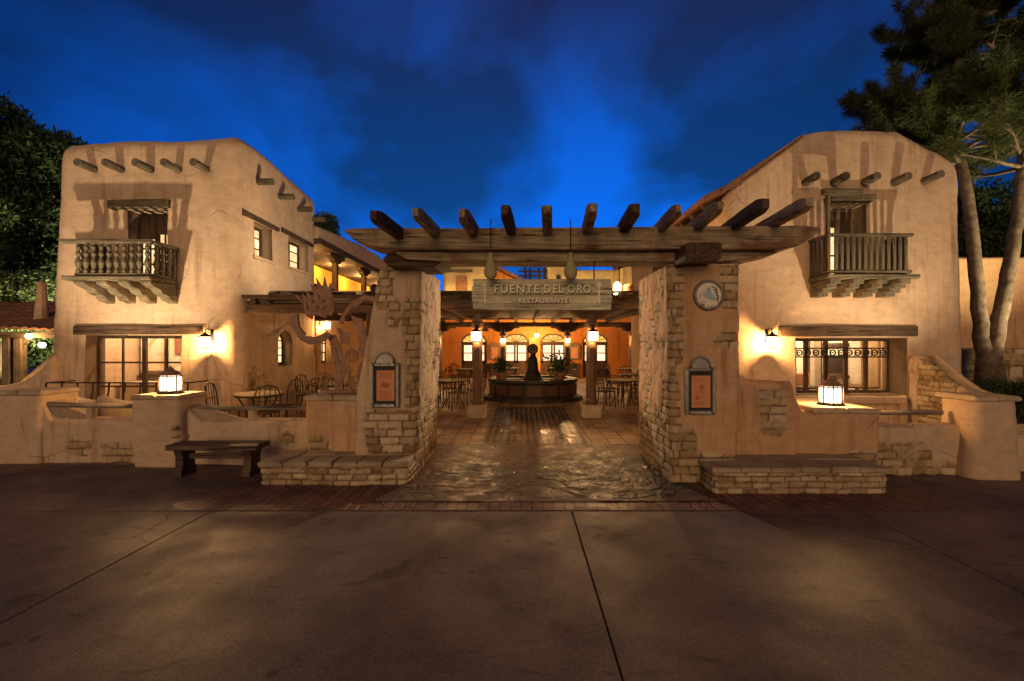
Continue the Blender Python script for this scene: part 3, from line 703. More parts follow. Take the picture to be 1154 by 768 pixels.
# ------------------------------------------------------------------ right two storey house
def right_house():
    t = thing('adobe_house', 'two storey adobe house right of the gate with slat balcony and sloping left roof line', 'house', (6.4, 9.0, 0)); T = t.location.copy()
    def P(o): o.matrix_parent_inverse = Matrix.Translation(-T); return o
    xp = [4.0, 4.12, 5.56, 5.91, 6.6, 7.49, 7.84, 8.05, 8.28, 8.6, 8.78]; zp = [4.70, 4.77, 5.84, 5.93, 5.95, 5.91, 5.74, 5.62, 5.54, 5.34, 4.9]
    body = adobe('wall', 'adobe', lambda q: (4.08, 8.80 - .06 * q, 9.0 + .04 * q, 17.0, .20), 0, 5.9, .055, 23, None,
                 brick=lambda sd_, u, x, y, z: np.full_like(x, .05), ztop=lambda X, Y: np.interp(X, xp, zp), rtop=.15, lump=.035, nrow=110)
    cut(body, [MB().box(5.42, 7.60, 8.6, 9.75, .68, 1.80), MB().box(4.5, 8.4, 9.60, 13.0, .04, 2.55), MB().box(6.10, 6.80, 8.6, 9.4, 2.98, 4.46)])
    P(body); body.parent = t
    P(body)
    w = P(window(t, 5.42, 7.60, .68, 1.80, 9.42, 5, 1, 'dark', .055, post=tuple(5.475 + 2.07 * k / 5 for k in (1, 2, 3, 4))))
    g_ = MB(); z0, z1 = 1.42, 1.60
    g_.box(5.48, 7.54, 9.395, 9.405, z0 - .014, z0 + .014).box(5.48, 7.54, 9.395, 9.405, z1 - .014, z1 + .014)
    for k in range(12):
        c = 5.56 + k * .172
        for rr in (.055,): g_.tube([(c + rr * math.cos(PI * a / 8), 9.398, 1.51 + rr * math.sin(PI * a / 8)) for a in range(17)], .016, 5, False)
        g_.tube([(c - .08, 9.398, z0), (c - .03, 9.398, 1.51), (c - .08, 9.398, z1)], .009, 5); g_.box(c - .014, c + .014, 9.392, 9.40, 1.495, 1.525)
    g_.build('grille', 'iron', w)
    P(timber('lintel', 'dark_x', (5.06, 9.02, 1.935), (7.75, 9.02, 1.935), .24, .20, t, seed=6))
    P(MB().rbox(5.2, 7.5, 8.86, 9.2, .52, .66, rng).build('sill', 'adobe', t))
    P(window(t, 6.12, 6.78, 2.98, 4.44, 9.30, 2, 3, 'grey', .08, 'lit_pane', 'balcony_door', post=(6.45,)))
    P(MB().box(6.19, 6.41, 9.285, 9.298, 4.06, 4.38).box(6.49, 6.71, 9.285, 9.298, 3.06, 4.38).build('curtain', 'dark_z', t))
    P(MB().rbox(5.98, 6.86, 8.80, 9.2, 4.47, 4.58, rng).build('lintel', 'olive_x', t))
    for i, px in enumerate((908, 940, 974, 1008, 1043)):
        p = W(px, 206 - (i > 3) * 2, 9.0); P(viga(t, p + Vector((0, .2, 0)), p + Vector((0, -.34, .01)), .08, 40 + i))
    X0, X1, Y0, Y1 = 5.70, 7.20, 8.46, 9.1
    bal = P(MB().rbox(X0 - .05, X1 + .16, Y0 - .06, Y1, 2.90, 2.98, rng).build('balcony', 'olive_x', t))
    r_ = MB().rbox(X0 - .04, X1 + .06, Y0 - .04, Y0 + .04, 3.68, 3.74, rng, .005).rbox(X0 - .04, X0 + .04, Y0 + .045, Y1, 3.675, 3.735, rng, .005).rbox(X1 - .04, X1 + .04, Y0 + .045, Y1, 3.675, 3.735, rng, .005)
    r_.rbox(X0 - .03, X1 + .04, Y0 - .03, Y0 + .03, 3.0, 3.06, rng, .004).rbox(X0 - .03, X0 + .03, Y0 + .035, Y1, 3.0, 3.06, rng, .004).rbox(X1 - .03, X1 + .03, Y0 + .035, Y1, 3.0, 3.06, rng, .004)
    r_.build('handrail', 'olive_x', bal)
    me = MB().rbox(-.032, .032, -.012, .012, 0, .62, rng, .003, .004).mesh('slat')
    spots = [(X0 + .14 + (X1 - X0 - .2) * i / 12, Y0, 0) for i in range(13)] + [(X0, Y0 + .12 + .13 * i, PI / 2) for i in range(4)] + [(X1, Y0 + .12 + .13 * i, PI / 2) for i in range(4)]
    for i, (x, y, a) in enumerate(spots):
        o = link_mesh('slat', me, 'olive_z' if i == 0 else None, bal); o.location = (x, y, 3.06); o.rotation_euler = (0, 0, a)
    MB().rbox(X0 - .035, X0 + .035, Y0 - .02, Y0 + .05, 3.06, 4.46, rng, .004).build('post', 'olive_z', bal)
    MB().rbox(X0 - .10, X0 + .62, Y0 - .04, Y0 + .08, 4.46, 4.57, rng, .01).build('crossbeam', 'olive_x', bal)
    for i in range(4):
        x = X0 + .10 + i * .43; q = [(Y1, 2.895), (Y0 - .05, 2.895), (Y0 - .05, 2.80), (Y0 + .06, 2.80), (Y0 + .06, 2.73), (Y0 + .17, 2.73), (Y0 + .17, 2.66), (Y0 + .30, 2.66), (Y0 + .30, 2.60), (Y1, 2.60)]
        MB().prism(q, x - .10, x + .10, 'x').build('corbel', 'olive_y', bal, bevel=.012)
    # roof edge down the slope, and the eave that runs back along the courtyard
    sl = [(3.96, 4.64), (4.12, 4.76), (5.50, 5.77), (5.60, 5.86), (4.08, 4.86), (3.90, 4.72)]
    P(MB().prism(sl, 8.90, 9.25, 'y').build('roof_edge', 'terracotta_roof', t, bevel=.02))
    ev = MB()
    for y0, y1, dx in ((8.95, 12.6, 0), (12.62, 17.0, .25)):
        ev.prism([(3.62 - dx, 4.52), (4.35, 4.86), (4.35, 4.98), (3.60 - dx, 4.62)], y0, y1, 'y')
    P(ev.build('eave', 'terracotta_roof', t, bevel=.015))
    for k in range(12):
        y = 9.3 + .64 * k; P(timber('rafter_tail', 'dark_x', (3.70 - (.25 if y > 12.6 else 0), y, 4.46), (4.2, y, 4.70), .11, .12, t, 4, .006, k))
    # room
    P(MB().box(4.6, 8.35, 11.2, 11.27, .1, 2.5).build('back_wall', 'interior_plaster', t))
    for x, y in ((6.15, 10.15), (7.55, 10.25)):
        P(MB().lathe([(.40, .72), (.41, .75), (.40, .76)], (x, y, 0), 20).lathe([(.22, .01), (.05, .05), (.04, .72)], (x, y, 0), 10).build('dining_table', 'dark_z', t))
        P(MB().rbox(x - .62, x - .58, y - .2, y + .2, .05, .95, rng, .003).rbox(x - .58, x - .25, y - .2, y + .2, .42, .46, rng, .003).build('dining_chair', 'dark_z', t))
    P(MB().lathe([(.10, 0), (.13, .12), (.05, .25)], (6.45, 10.9, .98), 14).build('vase', 'pale_clay', t, True))
    P(MB().rbox(6.98, 7.34, 11.10, 11.19, .05, 2.4, rng).rbox(7.35, 8.02, 11.12, 11.19, 1.62, 1.72, rng).rbox(7.35, 8.02, 11.12, 11.19, .85, .93, rng).build('panelling', 'dark_z', t))
    P(MB().box(7.04, 7.28, 11.06, 11.095, .1, 2.0).build('doorway', 'black_board', t))
    P(MB().lathe([(.02, 2.5), (.02, 2.0), (.10, 1.95), (.13, 1.80), (.01, 1.79)], (6.5, 10.9, 0), 14).build('pendant_shade', 'lens', t))
    P(MB().box(7.42, 7.92, 11.12, 11.16, .98, 1.42).build('picture', 'black_board', t))
    P(MB().rbox(8.05, 8.3, 10.6, 10.75, .05, 2.5, rng).build('curtain', 'pale_clay', t)); P(MB().rbox(6.62, 6.78, 10.3, 10.46, .05, 2.5, rng).build('room_pillar', 'interior_plaster', t))
    P(MB().rbox(4.7, 6.95, 10.75, 11.1, .05, .98, rng).build('banquette', 'clay', t))
    lamp(t, (7.2 - T.x, 10.3 - T.y, 2.3), 60, .12, (1, .76, .48)); lamp(t, (5.2 - T.x, 10.4 - T.y, 2.25), 30, .15, (1, .78, .52))
    return t
right_house()

# ------------------------------------------------------------------ gallery wing on the left of the court
def wing():
    t = thing('gallery_wing', 'long adobe wing behind the left house with golden lit upper gallery and wooden posts', 'building', (-7, 17, 0)); T = t.location.copy()
    def P(o): o.matrix_parent_inverse = Matrix.Translation(-T); return o
    body = adobe('wall', 'adobe_pink', lambda q: (-9.4, -5.72, 12.72, 22.9, .05), 0, 2.6, .09, 31, None, lump=.02)
    cut(body, [MB().prism(arch(13.0, 13.75, 1.15, 1.75, 2.05), -6.0, -5.3, 'x')])
    body.parent = t; P(body)
    o = MB(); ip = arch(13.02, 13.73, 1.17, 1.75, 2.03)
    for yy in (13.03, 13.24, 13.48, 13.69): o.box(-5.95, -5.90, yy - .022, yy + .022, 1.17, 1.95)
    for z in (1.19, 1.45, 1.72): o.box(-5.945, -5.905, 13.02, 13.73, z - .018, z + .018)
    w = P(o.build('arched_window', 'dark_z', t)); MB().prism(ip, -5.93, -5.925, 'x').build('pane', 'lit_pane', w)
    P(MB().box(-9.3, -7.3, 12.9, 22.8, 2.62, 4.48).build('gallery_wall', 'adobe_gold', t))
    P(MB().box(-9.4, -5.62, 12.75, 22.9, 4.50, 4.66).build('gallery_roof', 'dark_y', t))
    pa = adobe('parapet', 'adobe', lambda q: (-6.2, -5.72, 12.75, 22.9, .08), 4.665, 5.2, .09, 33, t, ztop=lambda X, Y: 5.12 + .16 * np.sin(Y * .45), rtop=.10, lump=.03); P(pa)
    for y in (14.4, 17.0, 19.6, 22.4):
        p = MB().rbox(-5.98, -5.82, y - .08, y + .08, 2.61, 4.30, rng); P(p.build('post', 'dark_z', t))
        P(MB().prism([(y - .55, 4.49), (y - .55, 4.42), (y - .3, 4.36), (y - .2, 4.26), (y + .2, 4.26), (y + .3, 4.36), (y + .55, 4.42), (y + .55, 4.49)], -5.99, -5.81, 'x').build('bracket', 'dark_y', t, bevel=.01))
    P(MB().box(-5.95, -5.85, 12.8, 22.8, 3.34, 3.42).box(-5.95, -5.85, 12.8, 22.8, 2.70, 2.77).build('handrail', 'dark_y', t, bevel=.008))
    b = MB()
    for k in range(62): b.lathe([(.035, 0), (.025, .1), (.04, .25), (.022, .4), (.035, .57)], (-5.9, 12.95 + .16 * k, 2.77), 6)
    P(b.build('balustrade', 'dark_z', t))
    for y in (13.4, 16.0, 18.6, 21.2): lamp(t, (-6.55 - T.x, y - T.y, 4.3), 30, .06, (1, .60, .22))
wing()

# ------------------------------------------------------------------ restaurant hall at the end of the court
def hall():
    t = thing('restaurant_hall', 'orange plastered hall at the far end of the courtyard with four arched double doors', 'building', (.5, 23, 0)); T = t.location.copy()
    def P(o): o.matrix_parent_inverse = Matrix.Translation(-T); return o
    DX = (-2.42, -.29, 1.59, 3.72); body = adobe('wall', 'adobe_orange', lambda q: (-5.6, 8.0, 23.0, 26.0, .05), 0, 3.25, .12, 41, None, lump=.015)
    cut(body, [MB().prism(arch(x - .64, x + .64, .02, 1.82, 2.26), 22.5, 23.22, 'y') for x in DX]); body.parent = t; P(body)
    for x in DX:
        dr = MB(); y = 23.10
        for s in (-1, 1):
            a, b = sorted((x + s * .02, x + s * .60)); dr.box(a, b, y, y + .05, .03, .10).box(a, b, y, y + .05, .78, .90).box(a, b, y, y + .05, 1.68, 1.80)
            dr.box(a, a + .09, y, y + .05, .10, 1.68).box(b - .09, b, y, y + .05, .10, 1.68).box(a + .09, b - .09, y + .01, y + .04, 1.26, 1.31).box(a + .09, b - .09, y + .012, y + .045, .10, .78)
        d = P(dr.build('double_door', 'dark_z', t)); MB().box(x - .53, x + .53, y + .02, y + .028, .90, 1.68).build('pane', 'door_pane', d)
        f = MB().prism(arch(x - .60, x + .60, 1.83, 1.835, 2.24), y + .03, y + .04, 'y')
        fl = P(f.build('fanlight', 'fanlight', t)); bb = MB().box(x - .62, x + .62, y - .01, y + .05, 1.80, 1.85)
        for a in (30, 60, 90, 120, 150): bb.tube([(x, y + .01, 1.84), (x + .58 * math.cos(R(a)), y + .01, 1.84 + .38 * math.sin(R(a)))], .014, 5)
        bb.tube([(x + .60 * math.cos(R(a)), y + .01, 1.84 + .40 * math.sin(R(a))) for a in range(0, 181, 15)], .03, 6)
        bb.build('glazing_bar', 'dark_z', fl)
    for x in (-1.36, 2.66):
        nb = P(MB().rbox(x - .26, x + .26, 22.93, 22.99, .95, 1.68, rng).prism([(x + .2 * math.cos(R(a)), 1.665 + .16 * math.sin(R(a))) for a in range(0, 181, 20)], 22.935, 22.985, 'y').build('notice_board', 'grey_z', t))
        MB().box(x - .17, x + .17, 22.91, 22.925, 1.03, 1.58).build('menu_sheet', 'poster', nb)
        P(MB().rbox(x - .27, x + .27, 22.9, 22.99, .03, .78, rng).build('wall_cabinet', 'dark_z', t))
    P(MB().rbox(-2.1, -1.7, 22.93, 22.99, 2.38, 2.66, rng).build('wall_plaque', 'black_board', t))
    up = adobe('upper_block', 'adobe_yellow', lambda q: (-4.1, -1.75, 23.6, 26, .15), 3.2, 6.3, .12, 43, t, lump=.02); P(up)
    P(MB().box(-3.42, -2.82, 23.53, 23.59, 4.45, 5.25).build('shutter_window', 'shutter', t, bevel=.01)); P(timber('lintel', 'olive_x', (-3.95, 23.57, 5.52), (-2.55, 23.57, 5.52), .14, .14, t, 8))
    up = adobe('upper_block', 'adobe_yellow', lambda q: (1.38, 2.75, 23.6, 26, .12), 3.2, 6.4, .12, 45, t, lump=.02); P(up)
    up = adobe('upper_block', 'adobe_yellow', lambda q: (2.78, 5.1, 23.7, 26, .12), 3.2, 5.62, .12, 46, t, lump=.03, rtop=.1); P(up)
    up = adobe('upper_block', 'adobe_yellow', lambda q: (5.12, 8.0, 23.65, 26, .12), 3.2, 6.0, .12, 47, t, lump=.03, rtop=.1); P(up)
    for x, z in ((2.0, 5.95), (1.9, 5.2), (2.5, 5.25)): P(MB().box(x - .12, x + .12, 23.52, 23.58, z - .10, z + .10).build('vent', 'black_board', t))
    P(MB().prism([(-1.9, 3.3), (-.2, 3.3), (-.2, 5.15), (-1.9, 6.0)], 24.4, 26.5, 'y').build('side_block', 'adobe_orange', t))
    P(MB().prism([(-2.0, 6.12), (-.02, 5.12), (.0, 5.25), (-2.0, 6.27)], 24.1, 26.7, 'y').build('tiled_roof', 'terracotta_roof', t))
    P(MB().box(-5.6, 1.37, 23.05, 23.2, 3.26, 3.9).build('parapet', 'adobe_yellow', t))
    P(MB().box(-5.5, 1.3, 22.98, 23.04, 3.62, 3.74).build('ledge', 'dark_x', t))
    for x, y, z, p in ((-3.5, 23.4, 3.6, 34), (-2.3, 23.4, 3.6, 34), (2.0, 23.4, 3.6, 30), (3.4, 23.4, 3.6, 30), (6, 23.4, 3.6, 20), (-.9, 23.7, 4.2, 9)): lamp(t, (x - T.x, y - T.y, z), p, .1, (1, .74, .38))
hall()
lt = thing('roof_lattice', 'black wooden lattice standing on the far roof against the blue sky', 'lattice', (.75, 25, 5.2)); T_ = lt.location.copy()
b = MB()
for dx in (-.55, -.3, .2, .5): b.box(dx - .06, dx + .06, -.05, .05, -1.4, .75)
for z in (.05, .28, .52): b.box(-.95, 1.0, -.11, -.055, z - .045, z + .045)
b.build('slats', 'dark_x', lt)
# ------------------------------------------------------------------ entrance gate
zt = 2.66
def lx(z, a): return float(np.interp(z, [0, 1.0, 1.53, 1.88, 2.68], a))
def gate_left():
    fm = patches([(412, 480, 462, 560), (456, 474, 335, 462), (424, 444, 290, 350), (438, 450, 335, 368)], 9)
    def brick(sd_, u, x, y, z):
        px, py = pxm(x, 5.75, z); fr = (sd_ == 0) | (sd_ == 4) | (sd_ == 7)
        inner = .36 + .40 * (1 - sstep(.5, 1.1, z)) - .06 * sstep(1.9, 2.5, z)
        return np.where(fr, .06 + .80 * fm(px, py), np.where(sd_ == 1, inner, .1))
    o = adobe('gate_pillar', 'adobe', lambda q: (lx(q * zt, [-2.12, -2.08, -1.995, -1.93, -1.79]), -1.35 + .07 * q, 5.75, 7.15, .07), 0, zt, .0135, 61, brick=brick, lump=.03, nz=.62, extra=lambda s, P: np.where(s == 1, .020 * fbm(P * np.array([9, 9, 4.5]), 4, 301) + .012 * np.minimum(0, fbm(P * np.array([16, 16, 6]), 3, 305)), 0))
    tag(o, 'brick and plaster gate pillar beside the rusty sculpture, leaning out at its foot', 'gate pillar', 'pillars of the entrance gate')
def gate_right():
    fm = patches([(753, 772, 285, 415), (810, 840, 290, 348), (800, 840, 374, 396), (750, 840, 512, 560), (753, 785, 485, 560), (755, 765, 400, 520)], 8)
    def brick(sd_, u, x, y, z):
        px, py = pxm(x, 5.46, z); fr = (sd_ == 0) | (sd_ == 4) | (sd_ == 7)
        inner = .36 + .5 * (1 - sstep(.4, 1.0, z)) - .06 * sstep(1.9, 2.5, z)
        return np.where(fr, .06 + .80 * fm(px, py), np.where(sd_ == 3, inner, .1))
    o = adobe('gate_pillar', 'adobe_pink', lambda q: (1.785, 2.60, 5.46, 6.95, .07), 0, zt - .03, .0135, 62, brick=brick, lump=.025, nz=.60, extra=lambda s, P: np.where(s == 3, .020 * fbm(P * np.array([9, 9, 4.5]), 4, 311) + .012 * np.minimum(0, fbm(P * np.array([16, 16, 6]), 3, 315)), 0))
    tag(o, 'brick and plaster gate pillar carrying the round medallion', 'gate pillar', 'pillars of the entrance gate')
gate_left(); gate_right()
def pergola():
    t = thing('gate_pergola', 'weathered timber pergola across the gate pillars with jutting rafters', 'pergola', (.5, 5.6, 0)); T = t.location.copy()
    def P(o): o.matrix_parent_inverse = Matrix.Translation(-T); return o
    def xbeam(name, mat, xs, zlo, zhi, y0, y1, seed, amp=.014):
        X = np.linspace(xs[0], xs[-1], 150); lo = np.interp(X, xs, zlo); hi = np.interp(X, xs, zhi); sec = []
        for cx_, cy_, a0 in ((1, 1, 0), (-1, 1, 90), (-1, -1, 180), (1, -1, 270)):
            for k in (0, 45, 90): sec.append((cx_ * .9 + .1 * math.cos(R(a0 + k)) - cx_ * .0, cy_ * .88 + .12 * math.sin(R(a0 + k))))
        # extra points on the front and back for chewed surfaces
        sec = sec[:3] + sec[3:6] + [(-1, .45), (-1, 0), (-1, -.45)] + sec[6:9] + sec[9:12] + [(1, -.45), (1, 0), (1, .45)]
        P3 = []
        for x, a, b in zip(X, lo, hi):
            for sx, sz in sec: P3.append((x, (y0 + y1) / 2 + sx * (y1 - y0) / 2, (a + b) / 2 + sz * (b - a) / 2))
        P3 = np.array(P3); m = len(sec); q = P3 * np.array([1.6, 7, 10]) + seed
        d1 = amp * fbm(q, 4, seed); d2 = amp * .8 * fbm(q + 31, 4, seed + 3)
        sx = np.tile([s[0] for s in sec], len(X)); sz = np.tile([s[1] for s in sec], len(X))
        P3[:, 1] += sx * d1; P3[:, 2] += sz * d2
        fs = [(i * m + k, i * m + (k + 1) % m, (i + 1) * m + (k + 1) % m, (i + 1) * m + k) for i in range(len(X) - 1) for k in range(m)] + [tuple(range(m)), tuple((len(X) - 1) * m + k for k in range(m))]
        return P(MB().add(P3.tolist(), fs).build(name, mat, t))
    xbeam('beam', 'beam_x', [-2.06, -1.95, -1.75, -1.5, 3.0, 3.25, 3.46], [2.98, 2.88, 2.80, 2.77, 2.77, 2.83, 2.97], [3.0, 3.015, 3.02, 3.02, 3.045, 3.05, 3.02], 5.28, 5.72, 5)
    xbeam('beam', 'beam_x', [-1.50, -1.35, -1.0, 2.3, 2.75, 3.05], [2.75, 2.68, 2.655, 2.65, 2.68, 2.755], [2.765] * 6, 5.40, 5.80, 9)
    xbeam('beam', 'beam_x', [-1.9, 3.1], [2.86, 2.86], [3.03, 3.03], 6.62, 6.85, 13)
    rr = random.Random(3)
    for i in range(11):
        x = -1.42 + .4345 * i; e = rr.uniform(-.03, .05)
        tp = lambda f: (.62 if f < .01 else .86 if f < .04 else 1.0)
        P(timber('rafter', 'beam_y' if i % 3 else 'dark_y', (x - .055 + rr.uniform(-.015, .015), 4.53 + e, 2.955 + .0125 * i + rr.uniform(-.01, .015)), (x + .10, 7.0, 2.955 + .0125 * i), rr.uniform(.09, .115), rr.uniform(.12, .14), t, 40, .014, 60 + i, tp))
    P(timber('corbel', 'dark_y', (2.02, 5.06, 2.70), (2.02, 5.42, 2.70), .40, .20, t, 6, .012, 81))
    P(MB().prism([(-1.68, 2.69), (-1.60, 2.60), (-1.05, 2.60), (-.93, 2.69), (-.98, 2.755), (-1.62, 2.762)], 5.47, 6.1, 'y').build('corbel', 'dark_x', t, bevel=.02))
    for x in (-1.6, 2.2): P(MB().rbox(x - .22, x + .22, 6.58, 6.9, 2.60, 2.86, rng, .012).build('corbel', 'dark_x', t))
pergola()

# carved sign, with cords and gourds
def text(s, size, loc, mat, parent, width=None, ext=.006, name='lettering', bold=.0):
    c = bpy.data.curves.new('text', 'FONT'); c.body = s; c.size = size; c.extrude = ext; c.align_x = 'CENTER'; c.offset = bold; c.space_character = 1.08
    o = bpy.data.objects.new('text', c); COL.objects.link(o); bpy.context.view_layer.update()
    me = bpy.data.meshes.new_from_object(o.evaluated_get(bpy.context.evaluated_depsgraph_get())); bpy.data.objects.remove(o)
    xs = [v.co.x for v in me.vertices]; k = width / (max(xs) - min(xs)) if width else 1
    me.materials.clear()
    for v in me.vertices:
        x, y, z = v.co; v.co = (x * k, -z, y)
    me.update()
    r = link_mesh(name, me, mat, parent); r.location = loc; return r
sg = thing('hanging_sign', 'weathered plank sign reading FUENTE DEL ORO RESTAURANTE hung under the gate beam', 'sign', (.24, 5.42, 2.075))
zz = 0
for h in (.085, .10, .10, .085):
    MB().rbox(-.825 + rng.uniform(-.01, .01), .825 + rng.uniform(-.01, .01), -.02, .02, zz, zz + h - .004, rng, .004, .005).build('plank', 'sign_wood', sg); zz += h
for wd, sz, x, z, w_ in (('FUENTE', .135, -.30, .205, .53), ('DEL', .135, .135, .205, .23), ('ORO', .135, .44, .205, .28), ('RESTAURANTE', .07, .015, .085, .58)):
    text(wd, sz, (x, -.036, z), 'gilt', sg, w_, .006, bold=.0015); text(wd, sz, (x + .006, -.0265, z - .007), 'letter_shade', sg, w_ + .012, .005, bold=.006)  # second, dark offset copy of each word paints its drop shadow
b = MB()
for s in (-1, 1):
    x = s * .675; b.box(x - .007, x + .007, -.030, -.022, .08, .30); b.box(x - .05, x + .05, -.031, -.023, .285, .297); b.box(x - .02, x + .02, -.032, -.023, .30, .325)
    pts = [(s * (.655 - .30 * k / 24), -.027, .098 + .014 * math.sin(k * 1.3)) for k in range(25)]; b.tube(pts, .006, 5)
    pts = [(s * (.645 - .28 * k / 24), -.027, .085 + .008 * math.sin(k * 1.9)) for k in range(25)]; b.tube(pts, .004, 5)
b.build('ornament', 'gilt', sg)
b = MB()
for x in (-.60, .62): b.tube([(x, 0, .365), (x, 0, .62)], .008, 6)
b.build('hanger', 'iron', sg)
def gourd(x, label):
    t = thing('hanging_gourd', label, 'gourd', (x, 5.19, 2.40), 0, 'gourds hanging from the gate beam')
    prof = [(.0, 0), (.03, .006), (.062, .04), (.075, .085), (.07, .13), (.05, .18), (.032, .23), (.026, .28), (.022, .31)]; m = MB(); seg = 40; vs = []; fs = []
    for r, z in prof:
        for k in range(seg):
            w = 2 * PI * k / seg; q = r * (1 + .10 * abs(math.cos(w * 4)) - .05); vs.append((q * math.cos(w), q * math.sin(w), z))
    for i in range(len(prof) - 1):
        for k in range(seg): fs.append((i * seg + k, i * seg + (k + 1) % seg, (i + 1) * seg + (k + 1) % seg, (i + 1) * seg + k))
    m.add(vs, fs); m.build('shell', 'gourd', t, True)
    MB().tube([(0, 0, .30), (0, .0, .655), (0, .03, .70)], .006, 6).build('cord', 'iron', t)
gourd((553 - 588) * 5.19 / F, 'ribbed gourd on a cord above the letters of FUENTE'); gourd((643 - 588) * 5.19 / F, 'ribbed gourd on a cord above the letters of ORO')

# menu frames, medallion
def menu_frame(x, y, z, label, kind):
    t = thing('menu_frame', label, 'menu frame', (x, y, z), 0, 'tin menu frames on the gate pillars'); w, h, b = .185, .56, .052
    f = MB().rbox(-w, -w + b, -.05, .0, 0, h, rng, .004).rbox(w - b, w, -.05, .0, 0, h, rng, .004).rbox(-w + b, w - b, -.048, 0, 0, b, rng, .004).rbox(-w + b, w - b, -.048, 0, h - b, h, rng, .004)
    f.prism([(.115 * math.cos(R(a)), h - .005 + .125 * math.sin(R(a))) for a in range(0, 181, 15)], -.044, -.005, 'y')
    for i in range(4):
        for zz in (.03, h - .03):
            f.lathe([(.014, 0), (.010, .012), (.0, .016)], (-w + .03 + i * (2 * w - .06) / 3, -.055, zz), 8)
    f.build('frame', 'tin', t, bevel=.005)
    rim = MB().tube([(.115 * math.cos(R(a)), -.047, h - .005 + .125 * math.sin(R(a))) for a in range(0, 181, 12)], .013, 8)
    for a in range(10, 180, 20): rim.lathe([(.014, 0), (.01, .012), (0, .015)], (.115 * math.cos(R(a)), -.045, h + .125 * math.sin(R(a))), 8)
    rim.build('crest', 'tin', t, True)
    MB().box(-w + b, w - b, -.022, -.012, b, h - b).build('backing', 'black_board', t)
    q = MB().box(-w + b + .03, w - b - .012, -.026, -.0225, b + .03, h - b - .045); po = q.build('menu_sheet', 'poster', t)
    k = MB()
    if kind == 0:
        for zz in (.10, .12, .14, .16, .185, .205, .36, .385, .40, .42): k.box(-.075, .085, -.0285, -.0262, zz, zz + .007)
        k.prism([(-.06, .27), (0, .24), (.05, .25), (.07, .29), (.02, .31), (-.03, .32)], -.029, -.0265, 'y')
    else:
        for zz in (.41, .425, .39, .27, .255, .145, .13, .115): k.box(-.08, .09 - (zz * 40 % 3) * .02, -.0285, -.0262, zz, zz + .005)
        k.prism([(.01, .29), (.05, .31), (.06, .34), (.0, .36), (-.01, .31)], -.029, -.0265, 'y'); k.prism([(-.07, .17), (.0, .18), (-.02, .22), (-.04, .23), (-.06, .20)], -.029, -.0265, 'y')
        k.box(.02, .08, -.0285, -.0262, .20, .207)
    k.build('print', 'poster_ink', po)
menu_frame(W(434.5, 459, 5.73).x, 5.725, W(434, 459, 5.73).z, 'tin menu frame with an orange sheet on the pillar beside the rusty sculpture', 0)
menu_frame(W(788, 467, 5.44).x, 5.435, W(788, 467, 5.44).z, 'tin menu frame with an orange sheet below the round medallion', 1)
c = W(798, 333, 5.43); t = thing('medallion', 'round pale enamel medallion with a rope rim high on the gate pillar', 'medallion', c)
seg = 40; MB().prism([(.155 * math.cos(2 * PI * k / seg), .155 * math.sin(2 * PI * k / seg)) for k in range(seg)], -.02, .03, 'y').build('face', 'medallion_face', t)
rim = MB()
for k in range(44):
    a = 2 * PI * k / 44; rim.tube([(.165 * math.cos(a), -.022 - .012, .165 * math.sin(a)), (.165 * math.cos(a + .16), -.01, .165 * math.sin(a + .16))], [.017, .014], 6)
rim.tube([(.165 * math.cos(2 * PI * k / 40), -.004, .165 * math.sin(2 * PI * k / 40)) for k in range(41)], .02, 8, False); rim.build('rim', 'tin', t, True)
MB().prism([(-.05, -.03), (-.07, .01), (-.03, .03), (-.01, .08), (.02, .085), (.03, .03), (.07, -.02), (.09, -.06), (.02, -.05)], -.026, -.019, 'y').build('inlay', 'blue_glaze', t, bevel=.002)
b = MB()
for k in range(5): b.tube([(.03 + .02 * k, -.022, .10 - .035 * k), (.07 + .012 * k, -.024, .09 - .03 * k), (.10, -.022, .05 - .03 * k)], .007, 6)
b.build('scrollwork', 'clay', t, True)

# ------------------------------------------------------------------ stone seats at the gate
def stone_seat(label, x0, x1, y0, y1, h, seed, n):
    t = thing('stone_bench', label, 'stone bench', ((x0 + x1) / 2, y0, 0), 0, 'stone benches at the gate'); T = t.location.copy()
    o = adobe('base', 'adobe', lambda q: (x0 + .02, x1 - .02, y0 + .02, y1, .05), 0, h - .06, .014, seed, t, brick=lambda s, u, x, y, z: np.full_like(x, 1.2), lump=.012, courses=(.068, .21)); o.matrix_parent_inverse = Matrix.Translation(-T)
    m = MB(); rr = random.Random(seed); w = (x1 - x0) / n
    for i in range(n):
        ym = y0 + (y1 - y0) * .55
        m.rbox(x0 - .01 + i * w, x0 - .01 + (i + 1) * w - .006, y0 - .015, ym - .004, h - .062, h + rr.uniform(-.004, .006), rr, .010, .014)
    k = 0; x = x0
    while x < x1 - .1:
        ww = rr.uniform(.3, .5); xe = min(x1, x + ww); m.rbox(x, xe - .006, y0 + (y1 - y0) * .55 + .003, y1 + .02, h - .062, h + rr.uniform(-.004, .006), rr, .008, .012); x = xe
    s = m.build('seat_slabs', 'slab_stone', t, bevel=.006); s.matrix_parent_inverse = Matrix.Translation(-T)
stone_seat('low stone bench wrapped round the foot of the pillar beside the rusty sculpture', -3.10, -1.33, 5.36, 6.0, .28, 71, 6)
stone_seat('low stone bench beside the pillar with the medallion', 2.12, 4.08, 5.04, 5.70, .30, 72, 6)

